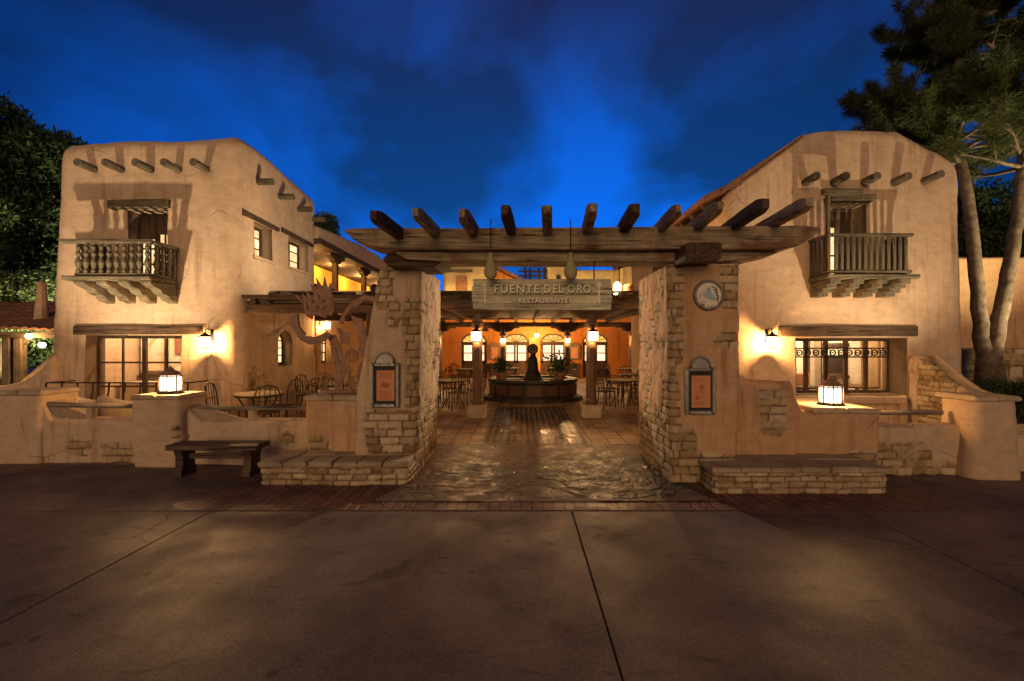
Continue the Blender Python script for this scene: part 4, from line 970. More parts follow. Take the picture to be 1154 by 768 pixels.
# ------------------------------------------------------------------ low walls and piers
def low_wall(label, x0, x1, y0, y1, z, seed, rects, yref, zt_=None, group='low plastered garden walls', mat='adobe', name='garden_wall', r=.06):
    o = adobe(name, mat, lambda q: (x0, x1, y0, y1, r), 0, z, .022, seed, brick=front_mask(rects, yref), ztop=zt_, rtop=.05, lump=.028)
    return tag(o, label, 'wall' if 'wall' in name else 'pier', group)
low_wall('low plaster wall under the grey rail left of the lantern pier', -6.82, -5.24, 6.42, 6.72, .63, 81, [(75, 103, 495, 512), (112, 150, 500, 520)], 6.42, lambda X, Y: .60 + .26 * (1 - sstep(-6.78, -6.6, X)) + .0 * X)
low_wall('low plaster wall behind the wooden bench', -4.72, -2.80, 6.34, 6.64, .60, 82, [(196, 214, 482, 500), (315, 332, 486, 502)], 6.34, lambda X, Y: .575 + .22 * (1 - sstep(-4.72, -4.40, X)) + 0 * Y)
low_wall('plaster garden wall with a scooped dip behind the stone bench', 2.58, 3.72, 5.70, 6.14, 1.2, 83, [(855, 884, 440, 492)], 5.70,
         lambda X, Y: np.interp(X, [2.55, 2.72, 2.86, 2.95, 3.38, 3.42, 3.50, 3.60, 3.72], [1.38, 1.28, 1.20, 1.185, 1.175, 1.00, .84, .78, .83]), mat='adobe_pink', r=.05)
low_wall('low plaster wall with exposed stone under the rail beside the end pier', 4.46, 5.64, 5.80, 6.06, .62, 84, [(985, 1050, 500, 545), (1040, 1075, 518, 545)], 5.82)
def pier(label, x0, x1, y0, y1, z, seed, rects=(), cap=.07, n=2, mat='adobe', name='garden_pier', flare=0.0, group='capped piers along the garden wall', r=.05, ov=.03):
    t = thing(name, label, 'pier', ((x0 + x1) / 2, y0, 0), 0, group); T = t.location.copy()
    o = adobe('shaft', mat, lambda q: (x0 - flare * (1 - q), x1 + flare * (1 - q), y0 - flare * .5 * (1 - q), y1, r), 0, z, .02, seed, t, brick=front_mask(rects, y0), lump=.028); o.matrix_parent_inverse = Matrix.Translation(-T)
    m = MB(); rr = random.Random(seed); w = (x1 - x0 + 2 * ov) / n
    for i in range(n): m.rbox(x0 - ov + i * w, x0 - ov + (i + 1) * w - .005, y0 - ov, y1 + ov, z + .002, z + cap, rr, .010, .016)
    c = m.build('cap', 'cap_stone', t, bevel=.006); c.matrix_parent_inverse = Matrix.Translation(-T)
pier('plaster pier beside the wooden bench, carrying a lit lantern', -5.28, -4.68, 6.20, 6.72, .91, 91, [(196, 204, 480, 500)])
pier('plaster pier at the far end of the wall below the tiled pavilion', -7.35, -6.74, 6.38, 6.9, .95, 92)
pier('deep plaster pier behind the stone bench, carrying a lit lantern', 3.66, 4.46, 5.69, 6.85, .80, 93, [(955, 1000, 508, 545)], mat='adobe_pink')
pier('broad plaster pier with sloping sides at the outer end of the wall', 5.60, 6.13, 5.62, 6.12, .96, 94, [], .07, 2, flare=.05, r=.14)
pier('stone capped plinth under the rusty sculpture', -2.80, -2.11, 5.93, 6.6, .93, 95, [(340, 372, 490, 520)], .07, 2, mat='adobe_pink', name='sculpture_plinth', group=None)
pier('small plaster end pier cut by the picture edge beside the hedge', 6.34, 7.2, 6.0, 6.5, .48, 96, [], .05, 2)
def rail(label, pts, r, posts):
    t = thing('rail', label, 'rail', (0, 0, 0), 0, 'grey rails over the low walls'); MB().tube(pts, r, 10).build('bar', 'grey_x', t, True)
    for x, y, z0, z1 in posts: MB().rbox(x - .045, x + .045, y - .04, y + .04, z0, z1, rng).build('post', 'cap_stone', t)
rail('grey wooden rail on a stone post left of the lantern pier', [(-6.95, 6.46, .83), (-6.2, 6.48, .80), (-5.28, 6.48, .79)], .035, [(-6.14, 6.50, .58, .78)])
rail('grey wooden rail on a stone post above the wooden bench', [(-4.70, 6.42, .79), (-4.3, 6.42, .775), (-2.80, 6.42, .765)], .03, [(-3.81, 6.45, .55, .755)])
rail('grey wooden rail running to the broad end pier', [(4.44, 5.92, .785), (5.0, 5.92, .78), (5.46, 5.92, .785)], .033, [])
# swooping side walls
def swoop(label, pts, a0, a1, axis, seed):
    n = len(pts); xs = [p[0] for p in pts]; zs = [p[1] for p in pts]
    if axis == 'y': o = adobe('garden_wall', 'adobe', lambda q: (xs[0], xs[-1], a0, a1, .12), 0, 2, .04, seed, ztop=lambda X, Y: np.interp(X, xs, zs), rtop=.14, lump=.03)
    else: o = adobe('garden_wall', 'adobe', lambda q: (a0, a1, xs[0], xs[-1], .12), 0, 2, .03, seed, brick=lambda s, u, x, y, z: np.where((s == 3) & (y < 8.75) & (y > 8.0), .75 - .0 * x, .1), ztop=lambda X, Y: np.interp(Y, xs, zs), rtop=.12, lump=.03)
    tag(o, label, 'wall', 'low plastered garden walls')
swoop('plaster wall sweeping up to the left house below the tiled pavilion', [(-11.5, .80), (-10.4, .86), (-9.9, .98), (-9.6, 1.20), (-9.42, 1.45), (-9.3, 1.5)], 9.05, 9.45, 'y', 101)
swoop('buttress wall with exposed stone sweeping down from the right house', [(7.55, .80), (7.9, .88), (8.2, 1.05), (8.5, 1.30), (8.75, 1.46), (9.02, 1.46)], 7.62, 8.05, 'x', 102)
tag(adobe('boundary_wall', 'adobe_pink', lambda q: (8.6, 22, 13.5, 13.9, .1), 0, 4.3, .1, 103, lump=.04, rtop=.1), 'tall plaster wall in the shade behind the pine trunk', 'wall')
tag(adobe('retaining_wall', 'adobe', lambda q: (9.6, 22, 12.2, 12.6, .1), 0, 1.55, .05, 104, brick=lambda s, u, x, y, z: np.full_like(x, .85), lump=.04, rtop=.05, courses=(.16, .4)), 'low rough stone retaining wall behind the pine trunk', 'wall')
# wooden bench
t = thing('wooden_bench', 'dark plank bench without a back against the low wall', 'bench', (-3.9, 5.86, 0))
m = MB()
for i in range(3): m.rbox(-.575, .575, -.16 + i * .108, -.16 + i * .108 + .103, .335, .40, rng, .004, .008)
m.build('seat', 'bench_wood', t)
for s in (-1, 1):
    MB().prism([(-.14, 0), (.14, 0), (.14, .06), (.11, .12), (.11, .25), (.15, .332), (-.15, .332), (-.11, .25), (-.11, .12), (-.14, .06)], s * .43 - .05, s * .43 + .05, 'x').build('leg', 'bench_wood', t, bevel=.008)
MB().box(-.38, .38, -.02, .02, .20, .27).build('stretcher', 'bench_wood', t, bevel=.006)

# ------------------------------------------------------------------ lanterns
def octa(r): return [(r * math.cos(R(22.5 + 45 * k)), r * math.sin(R(22.5 + 45 * k))) for k in range(8)]
def pier_lantern(loc, label, w=58):
    t = thing('pier_lantern', label, 'lantern', loc, 0, 'lit lanterns on the wall piers'); r, h = .14, .25; a0 = R(22.5)
    MB().lathe([(r + .02, 0), (r + .02, .02), (r, .025)], (0, 0, 0), 8, a0).build('base', 'iron', t)
    f = MB()
    for x, y in octa(r): f.tube([(x, y, .02), (x, y, h)], .008, 5)
    for k in range(8):
        p, q = octa(r)[k], octa(r)[(k + 1) % 8]; mx, my = (p[0] + q[0]) / 2, (p[1] + q[1]) / 2; f.tube([(mx, my, .02), (mx, my, h)], .005, 4)
        for z in (.03, h - .012): f.tube([(*p, z), (*q, z)], .007, 5)
    f.build('cage', 'iron', t)
    MB().lathe([(r * .96, h), (r * .98, h + .008), (r * .80, h + .03), (r * .70, h + .05), (r * .45, h + .07), (.04, h + .08), (.045, h + .09), (.015, h + .11), (.010, h + .125), (.016, h + .132), (0.0, h + .14)], (0, 0, 0), 16).build('hood', 'rust', t)
    MB().lathe([(.045, .03), (.05, .12), (.045, .20), (.0, .21)], (0, 0, 0), 12).build('bulb', 'lamp_glass', t, True)
    g_ = MB().lathe([(r - .012, .027), (r - .012, h - .01)], (0, 0, 0), 8, a0); g_.f = g_.f[:-2]; g_.build('glass', 'frosted', t)
    lamp(t, (0, 0, .125), w, .05)
pier_lantern((-4.98, 6.45, .985), 'lit octagonal iron lantern on the pier by the wooden bench'); pier_lantern((4.06, 5.98, .875), 'lit octagonal iron lantern on the deep pier by the stone bench', 58)
def wall_lantern(loc, label, w=80, rz=0, group='lit iron lanterns on the walls', s=1.0, light=True):
    t = thing('wall_lantern', label, 'wall lantern', loc, rz, group)
    MB().rbox(-.03, .03, -.015, .0, -.02, .26, rng, .003, .006).build('backplate', 'iron', t)
    MB().tube([(0, -.01, .20), (0, -.08, .27), (0, -.17, .27), (0, -.19, .20)], .010, 8).tube([(0, -.01, .04), (0, -.06, .12), (0, -.11, .265)], .007, 6).build('arm', 'iron', t, True)
    c = (0, -.19, 0); f = MB().lathe([(.118, .105), (.122, .112), (.08, .145), (.04, .165), (.015, .20)], c, 12).lathe([(.02, -.13), (.10, -.115), (.10, -.105)], c, 12)
    f.build('hood', 'iron', t)
    f = MB()
    for k in range(6):
        a = PI / 3 * k; f.tube([(.118 * math.cos(a), -.19 + .118 * math.sin(a), .105), (.10 * math.cos(a), -.19 + .10 * math.sin(a), -.108)], .005, 4)
    f.build('cage', 'iron', t)
    g_ = MB().lathe([(.097, -.104), (.113, .103)], c, 6); g_.f = g_.f[:-2]; g_.build('glass', 'frosted', t)
    MB().lathe([(.03, -.07), (.045, -.02), (.045, .03), (.02, .065)], c, 12).build('bulb', 'lamp_glass', t, True)
    if light: lamp(t, (0, -.19, -.01), w, .04)
    return t
wall_lantern((-6.26, 9.19, W(235, 386, 8.98).z), 'lit iron lantern on the left house beside the wide window lintel')
wall_lantern((4.84, 8.99, W(862, 386, 8.8).z), 'lit iron lantern on the right house beside the grille window')
wall_lantern((-5.70, 12.85, 2.22), 'lit lantern on the side wall under the slatted canopy', 55, R(90))
# floodlights behind the garden walls
def flood(loc, aim, w, label, spot=115, col=(1, .77, .50), base=.004):
    t = thing('floodlight', label, 'floodlight', loc, 0, 'floodlights hidden behind the garden walls'); d = Vector(aim).normalized(); rot = d.to_track_quat('Z', 'Y').to_matrix().to_4x4()
    b = MB(); v = MB().lathe([(.05, -.10), (.075, -.05), (.085, .03), (.08, .03)], (0, 0, 0), 14); v.v = [tuple(rot @ Vector(p)) for p in v.v]; v.build('housing', 'iron', t)
    v = MB().lathe([(.074, .032), (.074, .036)], (0, 0, 0), 14); v.v = [tuple(rot @ Vector(p)) for p in v.v]; v.build('lens', 'lens', t)
    MB().rbox(-.05, .05, -.05, .05, -loc[2] + base, -.06, rng).build('foot', 'iron', t)
    lamp(t, d * .06, w, .05, col, spot, aim, .8)
flood((-7.6, 6.75, .40), (-.05, 2.2, 4.3), 265, 'small floodlight aimed up at the baluster balcony', 92)
flood((6.7, 6.5, .40), (0, 2.2, 4.3), 285, 'small floodlight aimed up at the slat balcony', 92)
flood((-3.02, 9.32, 2.83), (-2.4, 1.3, 1.75), 95, 'small floodlight on the slatted canopy aimed at the side of the left house', 110, base=2.695)
flood((13.2, 9.2, .35), (-.6, 1.6, 6.0), 950, 'small floodlight aimed up into the pine', 110, (1, .80, .45))
flood((-14.6, 11.9, .35), (-.5, 1.6, 3.6), 330, 'small floodlight aimed up at the pale bush tree', 110, (1, .78, .42))
flood((-12.7, 13.6, .35), (-2.0, .8, 4.4), 700, 'small floodlight aimed up at the large dark tree', 120, (1, .82, .5))
def spot_can(loc, aim, w, label):
    t = thing('spotlight', label, 'spotlight', loc, 0, 'small spotlights on the court pergola'); d = Vector(aim).normalized(); rot = d.to_track_quat('Z', 'Y').to_matrix().to_4x4()
    v = MB().lathe([(.03, -.09), (.045, -.06), (.05, .03), (.045, .03)], (0, 0, 0), 12); v.v = [tuple(rot @ Vector(p)) for p in v.v]; v.build('housing', 'iron', t)
    MB().tube([(0, .0, 0), (0, .06, .06), (0, .12, .08)], .01, 5).build('bracket', 'iron', t)
    lamp(t, d * .05, w, .025, (1, .80, .54), 34, aim, .6)
spot_can((.75, 10.24, 2.56), (-2.05, -3.85, -.95), 190, 'small spotlight on the court beam aimed at the pillar by the sculpture')
spot_can((-.15, 10.24, 2.56), (1.95, -4.05, -.95), 190, 'small spotlight on the court beam aimed at the pillar with the medallion')
# ------------------------------------------------------------------ courtyard pergola on turned pillars
def court_pergola():
    t = thing('court_pergola', 'dark timber pergola over the courtyard on two front pillars and four rear posts', 'pergola', (.3, 10.5, 0)); T = t.location.copy()
    def P(o): o.matrix_parent_inverse = Matrix.Translation(-T); return o
    def pil(x, y, r, top, base=True):
        if base: P(MB().rbox(x - .21, x + .21, y - .21, y + .21, .004, .30, rng, .006, .02).build('plinth', 'cap_stone', t))
        P(MB().lathe([(r * 1.15, .30 if base else .0), (r * 1.15, .40), (r, .44), (r * .96, 1.2), (r * .92, top - .35), (r * 1.2, top - .32), (r * 1.2, top - .2), (r, top - .18), (r, top)], (x, y, 0), 8, R(22.5)).build('pillar', 'pillar_wood', t, bevel=.008))
        z = top; P(MB().prism([(x - .75, z + .13), (x - .75, z + .08), (x - .5, z + .05), (x - .38, z - .06), (x - .2, z - .10), (x + .2, z - .10), (x + .38, z - .06), (x + .5, z + .05), (x + .75, z + .08), (x + .75, z + .13)], y - .10, y + .10, 'y').build('bracket', 'dark_x', t, bevel=.012))
    for x in (-1.02, 1.60): pil(x, 10.5, .125, 2.38)
    for x in (-3.77, -.85, 2.07, 5.03): pil(x, 20.8, .16, 2.38, False)
    P(timber('beam', 'dark_x', (-5.6, 10.5, 2.62), (4.05, 10.5, 2.62), .24, .21, t, 30, .014, 5)); P(timber('beam', 'dark_x', (-5.6, 20.8, 2.62), (7.5, 20.8, 2.62), .26, .21, t, 30, .014, 6))
    P(MB().box(-5.6, 4.0, 10.25, 21.1, 2.862, 2.89).build('roof_boards', 'dark_y', t))
    for i in range(12):
        x = -5.3 + .84 * i
        P(timber('joist', 'dark_y', (x, 10.1, 2.79), (x, 21.2, 2.79), .13, .13, t, 24, .01, 30 + i))
    return t
court_pergola()
wall_lantern((-1.02, 10.375, 1.86), 'lit lantern on the court pillar below the sign, left of the fountain', 62, 0, 'lit lanterns on the courtyard posts')
wall_lantern((1.60, 10.375, 1.86), 'lit lantern on the court pillar below the sign, right of the fountain', 62, 0, 'lit lanterns on the courtyard posts')
for x, s in ((-3.77, 'post at the far left end of the court'), (-.85, 'rear post left of the fountain figure'), (2.07, 'rear post right of the fountain figure'), (5.03, 'rear post nearest the gate pillar with the medallion')):
    wall_lantern((x, 20.63, 1.88), 'small lit lantern on the ' + s, 75, 0, 'lit lanterns on the courtyard posts')
def globe(name, loc, label, w, r, drop, cat='lamp', em='bulb', group=None, fx='iron'):
    t = thing(name, label, cat, loc, 0, group); MB().lathe([(r * math.sin(PI * k / 8) + .001, -r * math.cos(PI * k / 8)) for k in range(9)], (0, 0, 0), 14).build('bulb', em, t, True)
    MB().lathe([(r * .5, r * .9), (r * .55, r * 1.2), (.01, r * 1.7)], (0, 0, 0), 10).build('cap', fx, t)
    if drop: MB().tube([(0, 0, r * 1.5), (0, 0, drop)], .006, 5).build('cord', fx, t)
    lamp(t, (0, 0, -r * 1.6), w, r); return t
globe('pendant_lamp', W(605, 378, 21.6), 'round glowing pendant lamp hanging before the far orange wall', 100, .10, .48)
ln = thing('beam_lantern', 'bright lantern standing on the court pergola beam beside the sign', 'lantern', W(697, 333, 10.5))
MB().rbox(-.35, .35, -.09, .09, -.06, -.0, rng).rbox(-.12, .12, -.07, .07, -.24, -.06, rng).build('bracket', 'dark_x', ln)
MB().lathe([(.07, .0), (.09, .10), (.09, .24), (.04, .30)], (-.03, 0, 0), 10).build('bulb', 'lamp_glass', ln, True)
MB().lathe([(.10, .0), (.13, .10), (.12, .17), (.14, .19), (.10, .24), (.02, .27)], (.24, 0, 0), 14).build('pot', 'clay', ln, True)
lamp(ln, (-.03, -.12, .3), 30, .05)

# fountain
def fountain():
    t = thing('fountain', 'round stone courtyard fountain with a tapering figure topped by a disc', 'fountain', (.35, 14.4, 0)); seg = 16
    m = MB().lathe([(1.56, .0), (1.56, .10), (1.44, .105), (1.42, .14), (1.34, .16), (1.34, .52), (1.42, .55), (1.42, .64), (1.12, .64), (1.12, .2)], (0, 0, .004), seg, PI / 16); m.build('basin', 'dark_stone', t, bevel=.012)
    b = MB()
    for k in range(seg):
        a = 2 * PI * k / seg; b.prism([(1.30, -.2), (1.365, -.2), (1.365, .2), (1.30, .2)], .18, .48, 'z'); n = len(b.v)
        b.v[n - 8:] = [(x * math.cos(a) - y * math.sin(a), x * math.sin(a) + y * math.cos(a), z) for x, y, z in b.v[n - 8:]]
    b.build('tile_panel', 'panel_clay', t, bevel=.008)
    MB().lathe([(1.12, .50), (.0, .505)], (0, 0, 0), 24).build('water', 'water', t)
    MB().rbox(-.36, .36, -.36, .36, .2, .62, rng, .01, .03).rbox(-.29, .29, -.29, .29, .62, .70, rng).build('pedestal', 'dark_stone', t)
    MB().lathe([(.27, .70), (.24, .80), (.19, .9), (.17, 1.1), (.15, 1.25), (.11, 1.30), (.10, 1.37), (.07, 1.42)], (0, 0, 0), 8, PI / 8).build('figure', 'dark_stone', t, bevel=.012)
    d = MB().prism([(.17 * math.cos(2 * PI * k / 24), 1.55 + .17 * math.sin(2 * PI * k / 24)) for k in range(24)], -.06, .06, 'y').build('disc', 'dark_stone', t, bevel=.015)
    r_ = MB().tube([(.105 * math.cos(2 * PI * k / 20), -.065, 1.55 + .105 * math.sin(2 * PI * k / 20)) for k in range(21)], .016, 6, False)
    for k in range(3): r_.tube([(.0, -.066, 1.55), (.09 * math.cos(k * 2.1 + .5), -.066, 1.55 + .09 * math.sin(k * 2.1 + .5))], .014, 5)
    r_.build('relief', 'slab_stone', d)
    for x in (-.62, .62): MB().lathe([(.08, .5), (.10, .56), (.26, .62), (.28, .64), (.22, .635)], (x, -.25, 0), 14).build('bowl', 'dark_stone', t, True)
    lamp(t, (-.85, -.85, .80), 9, .06, (1, .72, .4))
fountain()

# leaf cards
def leaf_mesh(name, centers, per, size, spread, seed, aspect=.28, up=.2):
    r = np.random.default_rng(seed); n = len(centers) * per; C = np.repeat(centers, per, 0)
    d = r.normal(size=(n, 3)); d[:, 2] += up; d /= np.linalg.norm(d, axis=1)[:, None]
    P = C + d * spread * (r.random((n, 1)) ** .6); s = r.normal(size=(n, 3)); s -= (s * d).sum(1)[:, None] * d; s /= np.linalg.norm(s, axis=1)[:, None] + 1e-9
    ln = size * r.uniform(.6, 1.3, (n, 1)); a = P - s * ln * aspect; b = P + s * ln * aspect; tip = P + d * ln; rt = P - d * ln * .35
    V = np.stack([rt, a, tip, b], 1).reshape(-1, 3); me = bpy.data.meshes.new(name)
    me.vertices.add(len(V)); me.vertices.foreach_set('co', V.ravel().astype(np.float32)); me.loops.add(4 * n); me.loops.foreach_set('vertex_index', np.arange(4 * n, dtype=np.int32))
    me.polygons.add(n); me.polygons.foreach_set('loop_start', np.arange(0, 4 * n, 4, dtype=np.int32)); me.polygons.foreach_set('loop_total', np.full(n, 4, np.int32)); me.update()
    at = me.attributes.new('bk', 'FLOAT_COLOR', 'POINT'); c = np.ones((4 * n, 4)); c[:, 0] = np.repeat(r.random(n), 4); at.data.foreach_set('color', c.ravel()); return me
def potted_plant(loc, label, r=.28, h=.3, seed=0, group='potted plants round the fountain'):
    t = thing('potted_plant', label, 'plant', loc, 0, group); MB().lathe([(.13, 0), (.17, .16), (.19, .19), (.19, .22), (.14, .2)], (0, 0, 0), 14).build('pot', 'clay', t, True)
    g = np.random.default_rng(seed); c = g.normal(size=(60, 3)) * np.array([r * .42, r * .42, h * .35]) + np.array([0, 0, .25 + h * .45]); link_mesh('foliage', leaf_mesh('foliage', c, 8, .09, .08, seed), 'dark_leaf', t)
potted_plant((-.62, 13.6, .645), 'dark leafy plant in a clay pot on the fountain rim, beside the small light', .30, .34, 1); potted_plant((1.12, 13.5, .645), 'dark leafy plant in a clay pot on the fountain rim, towards the medallion side', .42, .42, 2)

# ------------------------------------------------------------------ cafe furniture
def make_table(label, loc, r, group, mat='cap_stone'):
    t = thing('cafe_table', label, 'table', loc, 0, group)
    MB().lathe([(r - .01, .715), (r, .72), (r, .745), (r - .01, .75)], (0, 0, 0), 24).build('tabletop', mat, t, bevel=.004)
    MB().tube([(r * .98 * math.cos(2 * PI * k / 24), r * .98 * math.sin(2 * PI * k / 24), .70) for k in range(25)], .016, 6, False).build('apron', 'iron', t)
    for k in range(4):
        a = PI / 4 + PI / 2 * k; c, s = math.cos(a), math.sin(a); MB().tube([(c * r * .9, s * r * .9, .70), (c * r * .55, s * r * .55, .45), (c * r * .5, s * r * .5, .25), (c * r * .85, s * r * .85, 0)], .014, 6).build('leg', 'iron', t)
    return t
def make_chair(label, loc, rz, group):
    t = thing('iron_chair', label, 'chair', loc, rz, group)
    MB().rbox(-.21, .21, -.20, .20, .43, .455, rng, .002, .01).build('seat', 'dark_x', t)
    b = MB().tube([(-.20, .19, .45), (-.21, .23, .75), (-.15, .25, .90), (0, .255, .95), (.15, .25, .90), (.21, .23, .75), (.20, .19, .45)], .013, 7)
    for x in (-.12, -.04, .04, .12): b.tube([(x, .20, .46), (x * 1.05, .24, .75), (x, .253, .92)], .007, 5)
    b.tube([(-.20, .22, .66), (0, .23, .66), (.20, .22, .66)], .008, 5); b.build('backrest', 'iron', t)
    for x in (-.19, .19):
        for y in (-.18, .18): MB().tube([(x, y, .43), (x * 1.08, y * 1.1, 0)], .012, 6).build('leg', 'iron', t)
    return t
T0 = C0 = None
def place(x, y, r, n, where, a0=0, grp='cafe tables and chairs in the courtyard', extra=('nearest the gate', 'on its far side', 'on its outer side', 'on its inner side')):
    global T0, C0
    tl = 'round iron legged cafe table ' + where
    if T0 is None: T0 = make_table(tl, (x, y, .005), .42, 'cafe tables')
    else: dup(T0, (x, y, .005), rng.uniform(0, 1), tl, 'cafe tables')
    for k in range(n):
        a = a0 + 2 * PI * k / n; px, py = x + .62 * math.cos(a), y + .62 * math.sin(a); rz = a - PI / 2
        q = 'near side' if math.sin(a) < -.6 else 'far side' if math.sin(a) > .6 else 'fountain side' if (math.cos(a) * (x - .3)) < 0 else 'outer side'
        lb = 'black iron chair, ' + q + ' of table ' + where
        if C0 is None: C0 = make_chair(lb, (px, py, .005), rz, 'iron cafe chairs')
        else: dup(C0, (px, py, .005), rz, lb, 'iron cafe chairs')
place(-1.85, 12.3, .42, 4, 'just left of the front court pillar', .35)
place(-2.95, 14.4, .42, 3, 'behind the gate pillar by the sculpture', .9)
place(-2.2, 17.8, .42, 3, 'before the leftmost far door', .2)
place(2.75, 12.4, .42, 4, 'just right of the front court pillar', .5)
place(3.6, 14.7, .42, 4, 'in the middle of the right court', .1)
place(4.3, 18.2, .42, 3, 'before the rightmost far door', .6)
place(-.5, 18.6, .42, 2, 'behind the fountain, left of its figure', .3)
place(1.4, 18.6, .42, 2, 'behind the fountain, right of its figure', .3)
place(-5.05, 8.75, .42, 3, 'by the stone corner of the left house', 1.2)
place(-3.75, 9.35, .42, 3, 'behind the rusty sculpture', .4)
place(-4.6, 11.0, .42, 3, 'under the arched window of the left house', .8)
place(-3.6, 12.6, .42, 2, 'at the far edge of the slatted canopy', .5)
# pale barrel chairs behind the belly railing
def barrel(loc, rz, label):
    t = thing('barrel_chair', label, 'chair', loc, rz, 'pale barrel chairs behind the railing'); m = MB(); n = 14; vs = []; fs = []
    for i, (z, r, o_) in enumerate(((.42, .27, 0), (.6, .31, .02), (.80, .345, .05), (.83, .34, .05), (.80, .31, .05), (.6, .275, .02), (.42, .235, 0))):
        for k in range(n + 1):
            a = R(10 + 160 * k / n); dz = -.16 * abs(k / n - .5) * 2 if 1 < i < 5 else 0; vs.append((r * math.cos(a), r * math.sin(a) + o_ * 0, z + dz))
    for i in range(6):
        for k in range(n): fs.append((i * (n + 1) + k, i * (n + 1) + k + 1, (i + 1) * (n + 1) + k + 1, (i + 1) * (n + 1) + k))
    for k in (0, n): fs.append(tuple(i * (n + 1) + k for i in range(7)))
    m.add(vs, fs).build('backrest', 'leather', t, True); MB().lathe([(.25, .38), (.27, .40), (.27, .43), (.22, .455)], (0, 0, 0), 20).build('seat', 'leather', t, True)
    MB().lathe([(.25, 0), (.27, .03), (.22, .2), (.24, .375)], (0, 0, 0), 12).build('base', 'dark_z', t)
for x, s in ((-8.25, 'leftmost, by the wall corner'), (-7.55, 'middle one of the row'), (-6.95, 'last of the row, toward the lantern')): barrel((x, 7.95, .005), PI + rng.uniform(-.3, .3), 'pale leather barrel chair behind the iron railing, ' + s)
# belly railing
t = thing('iron_railing', 'black wrought iron railing with bellied bars before the wide left window', 'railing', (-7.55, 8.5, 0))
b = MB()
for z in (.96, .30): b.tube([(-1.33, .55, z), (-1.33, 0, z), (1.32, 0, z), (1.32, .55, z)], .013, 6)
b.build('frame', 'iron', t)
for k in range(10):
    x = -1.33 + .294 * k
    pts = [(x, -.0, .95), (x, -.01, .80), (x, -.05, .66), (x, -.14, .52), (x, -.15, .42), (x, -.06, .33), (x, 0, .30)]
    if k in (0, 9): pts.append((x, 0, .004))
    MB().tube(pts, .016, 6).build('bar', 'iron', t)

# slatted canopy beside the left house
t = thing('slatted_canopy', 'dark slatted wooden canopy along the side of the left house', 'canopy', (-4.3, 9.5, 0)); T = t.location.copy()
def P_(o): o.matrix_parent_inverse = Matrix.Translation(-T); return o
P_(timber('beam', 'dark_x', (-5.66, 9.45, 2.42), (-3.05, 9.45, 2.42), .16, .18, t, 14, .01, 3)); P_(timber('beam', 'dark_x', (-5.66, 12.5, 2.42), (-3.05, 12.5, 2.42), .16, .18, t, 14, .01, 4))
for x in (-5.5, -4.35, -3.15): P_(timber('joist', 'dark_y', (x, 9.3, 2.565), (x, 12.7, 2.565), .11, .10, t, 14, .008, 5))
for k in range(7): P_(timber('slat', 'dark_x', (-5.68, 9.32 + .54 * k, 2.655), (-2.95, 9.32 + .54 * k, 2.655), .20, .07, t, 12, .008, 7 + k))
for y in (9.45, 12.5): P_(MB().rbox(-3.21, -3.09, y - .06, y + .06, .004, 2.33, rng).build('post', 'dark_z', t))

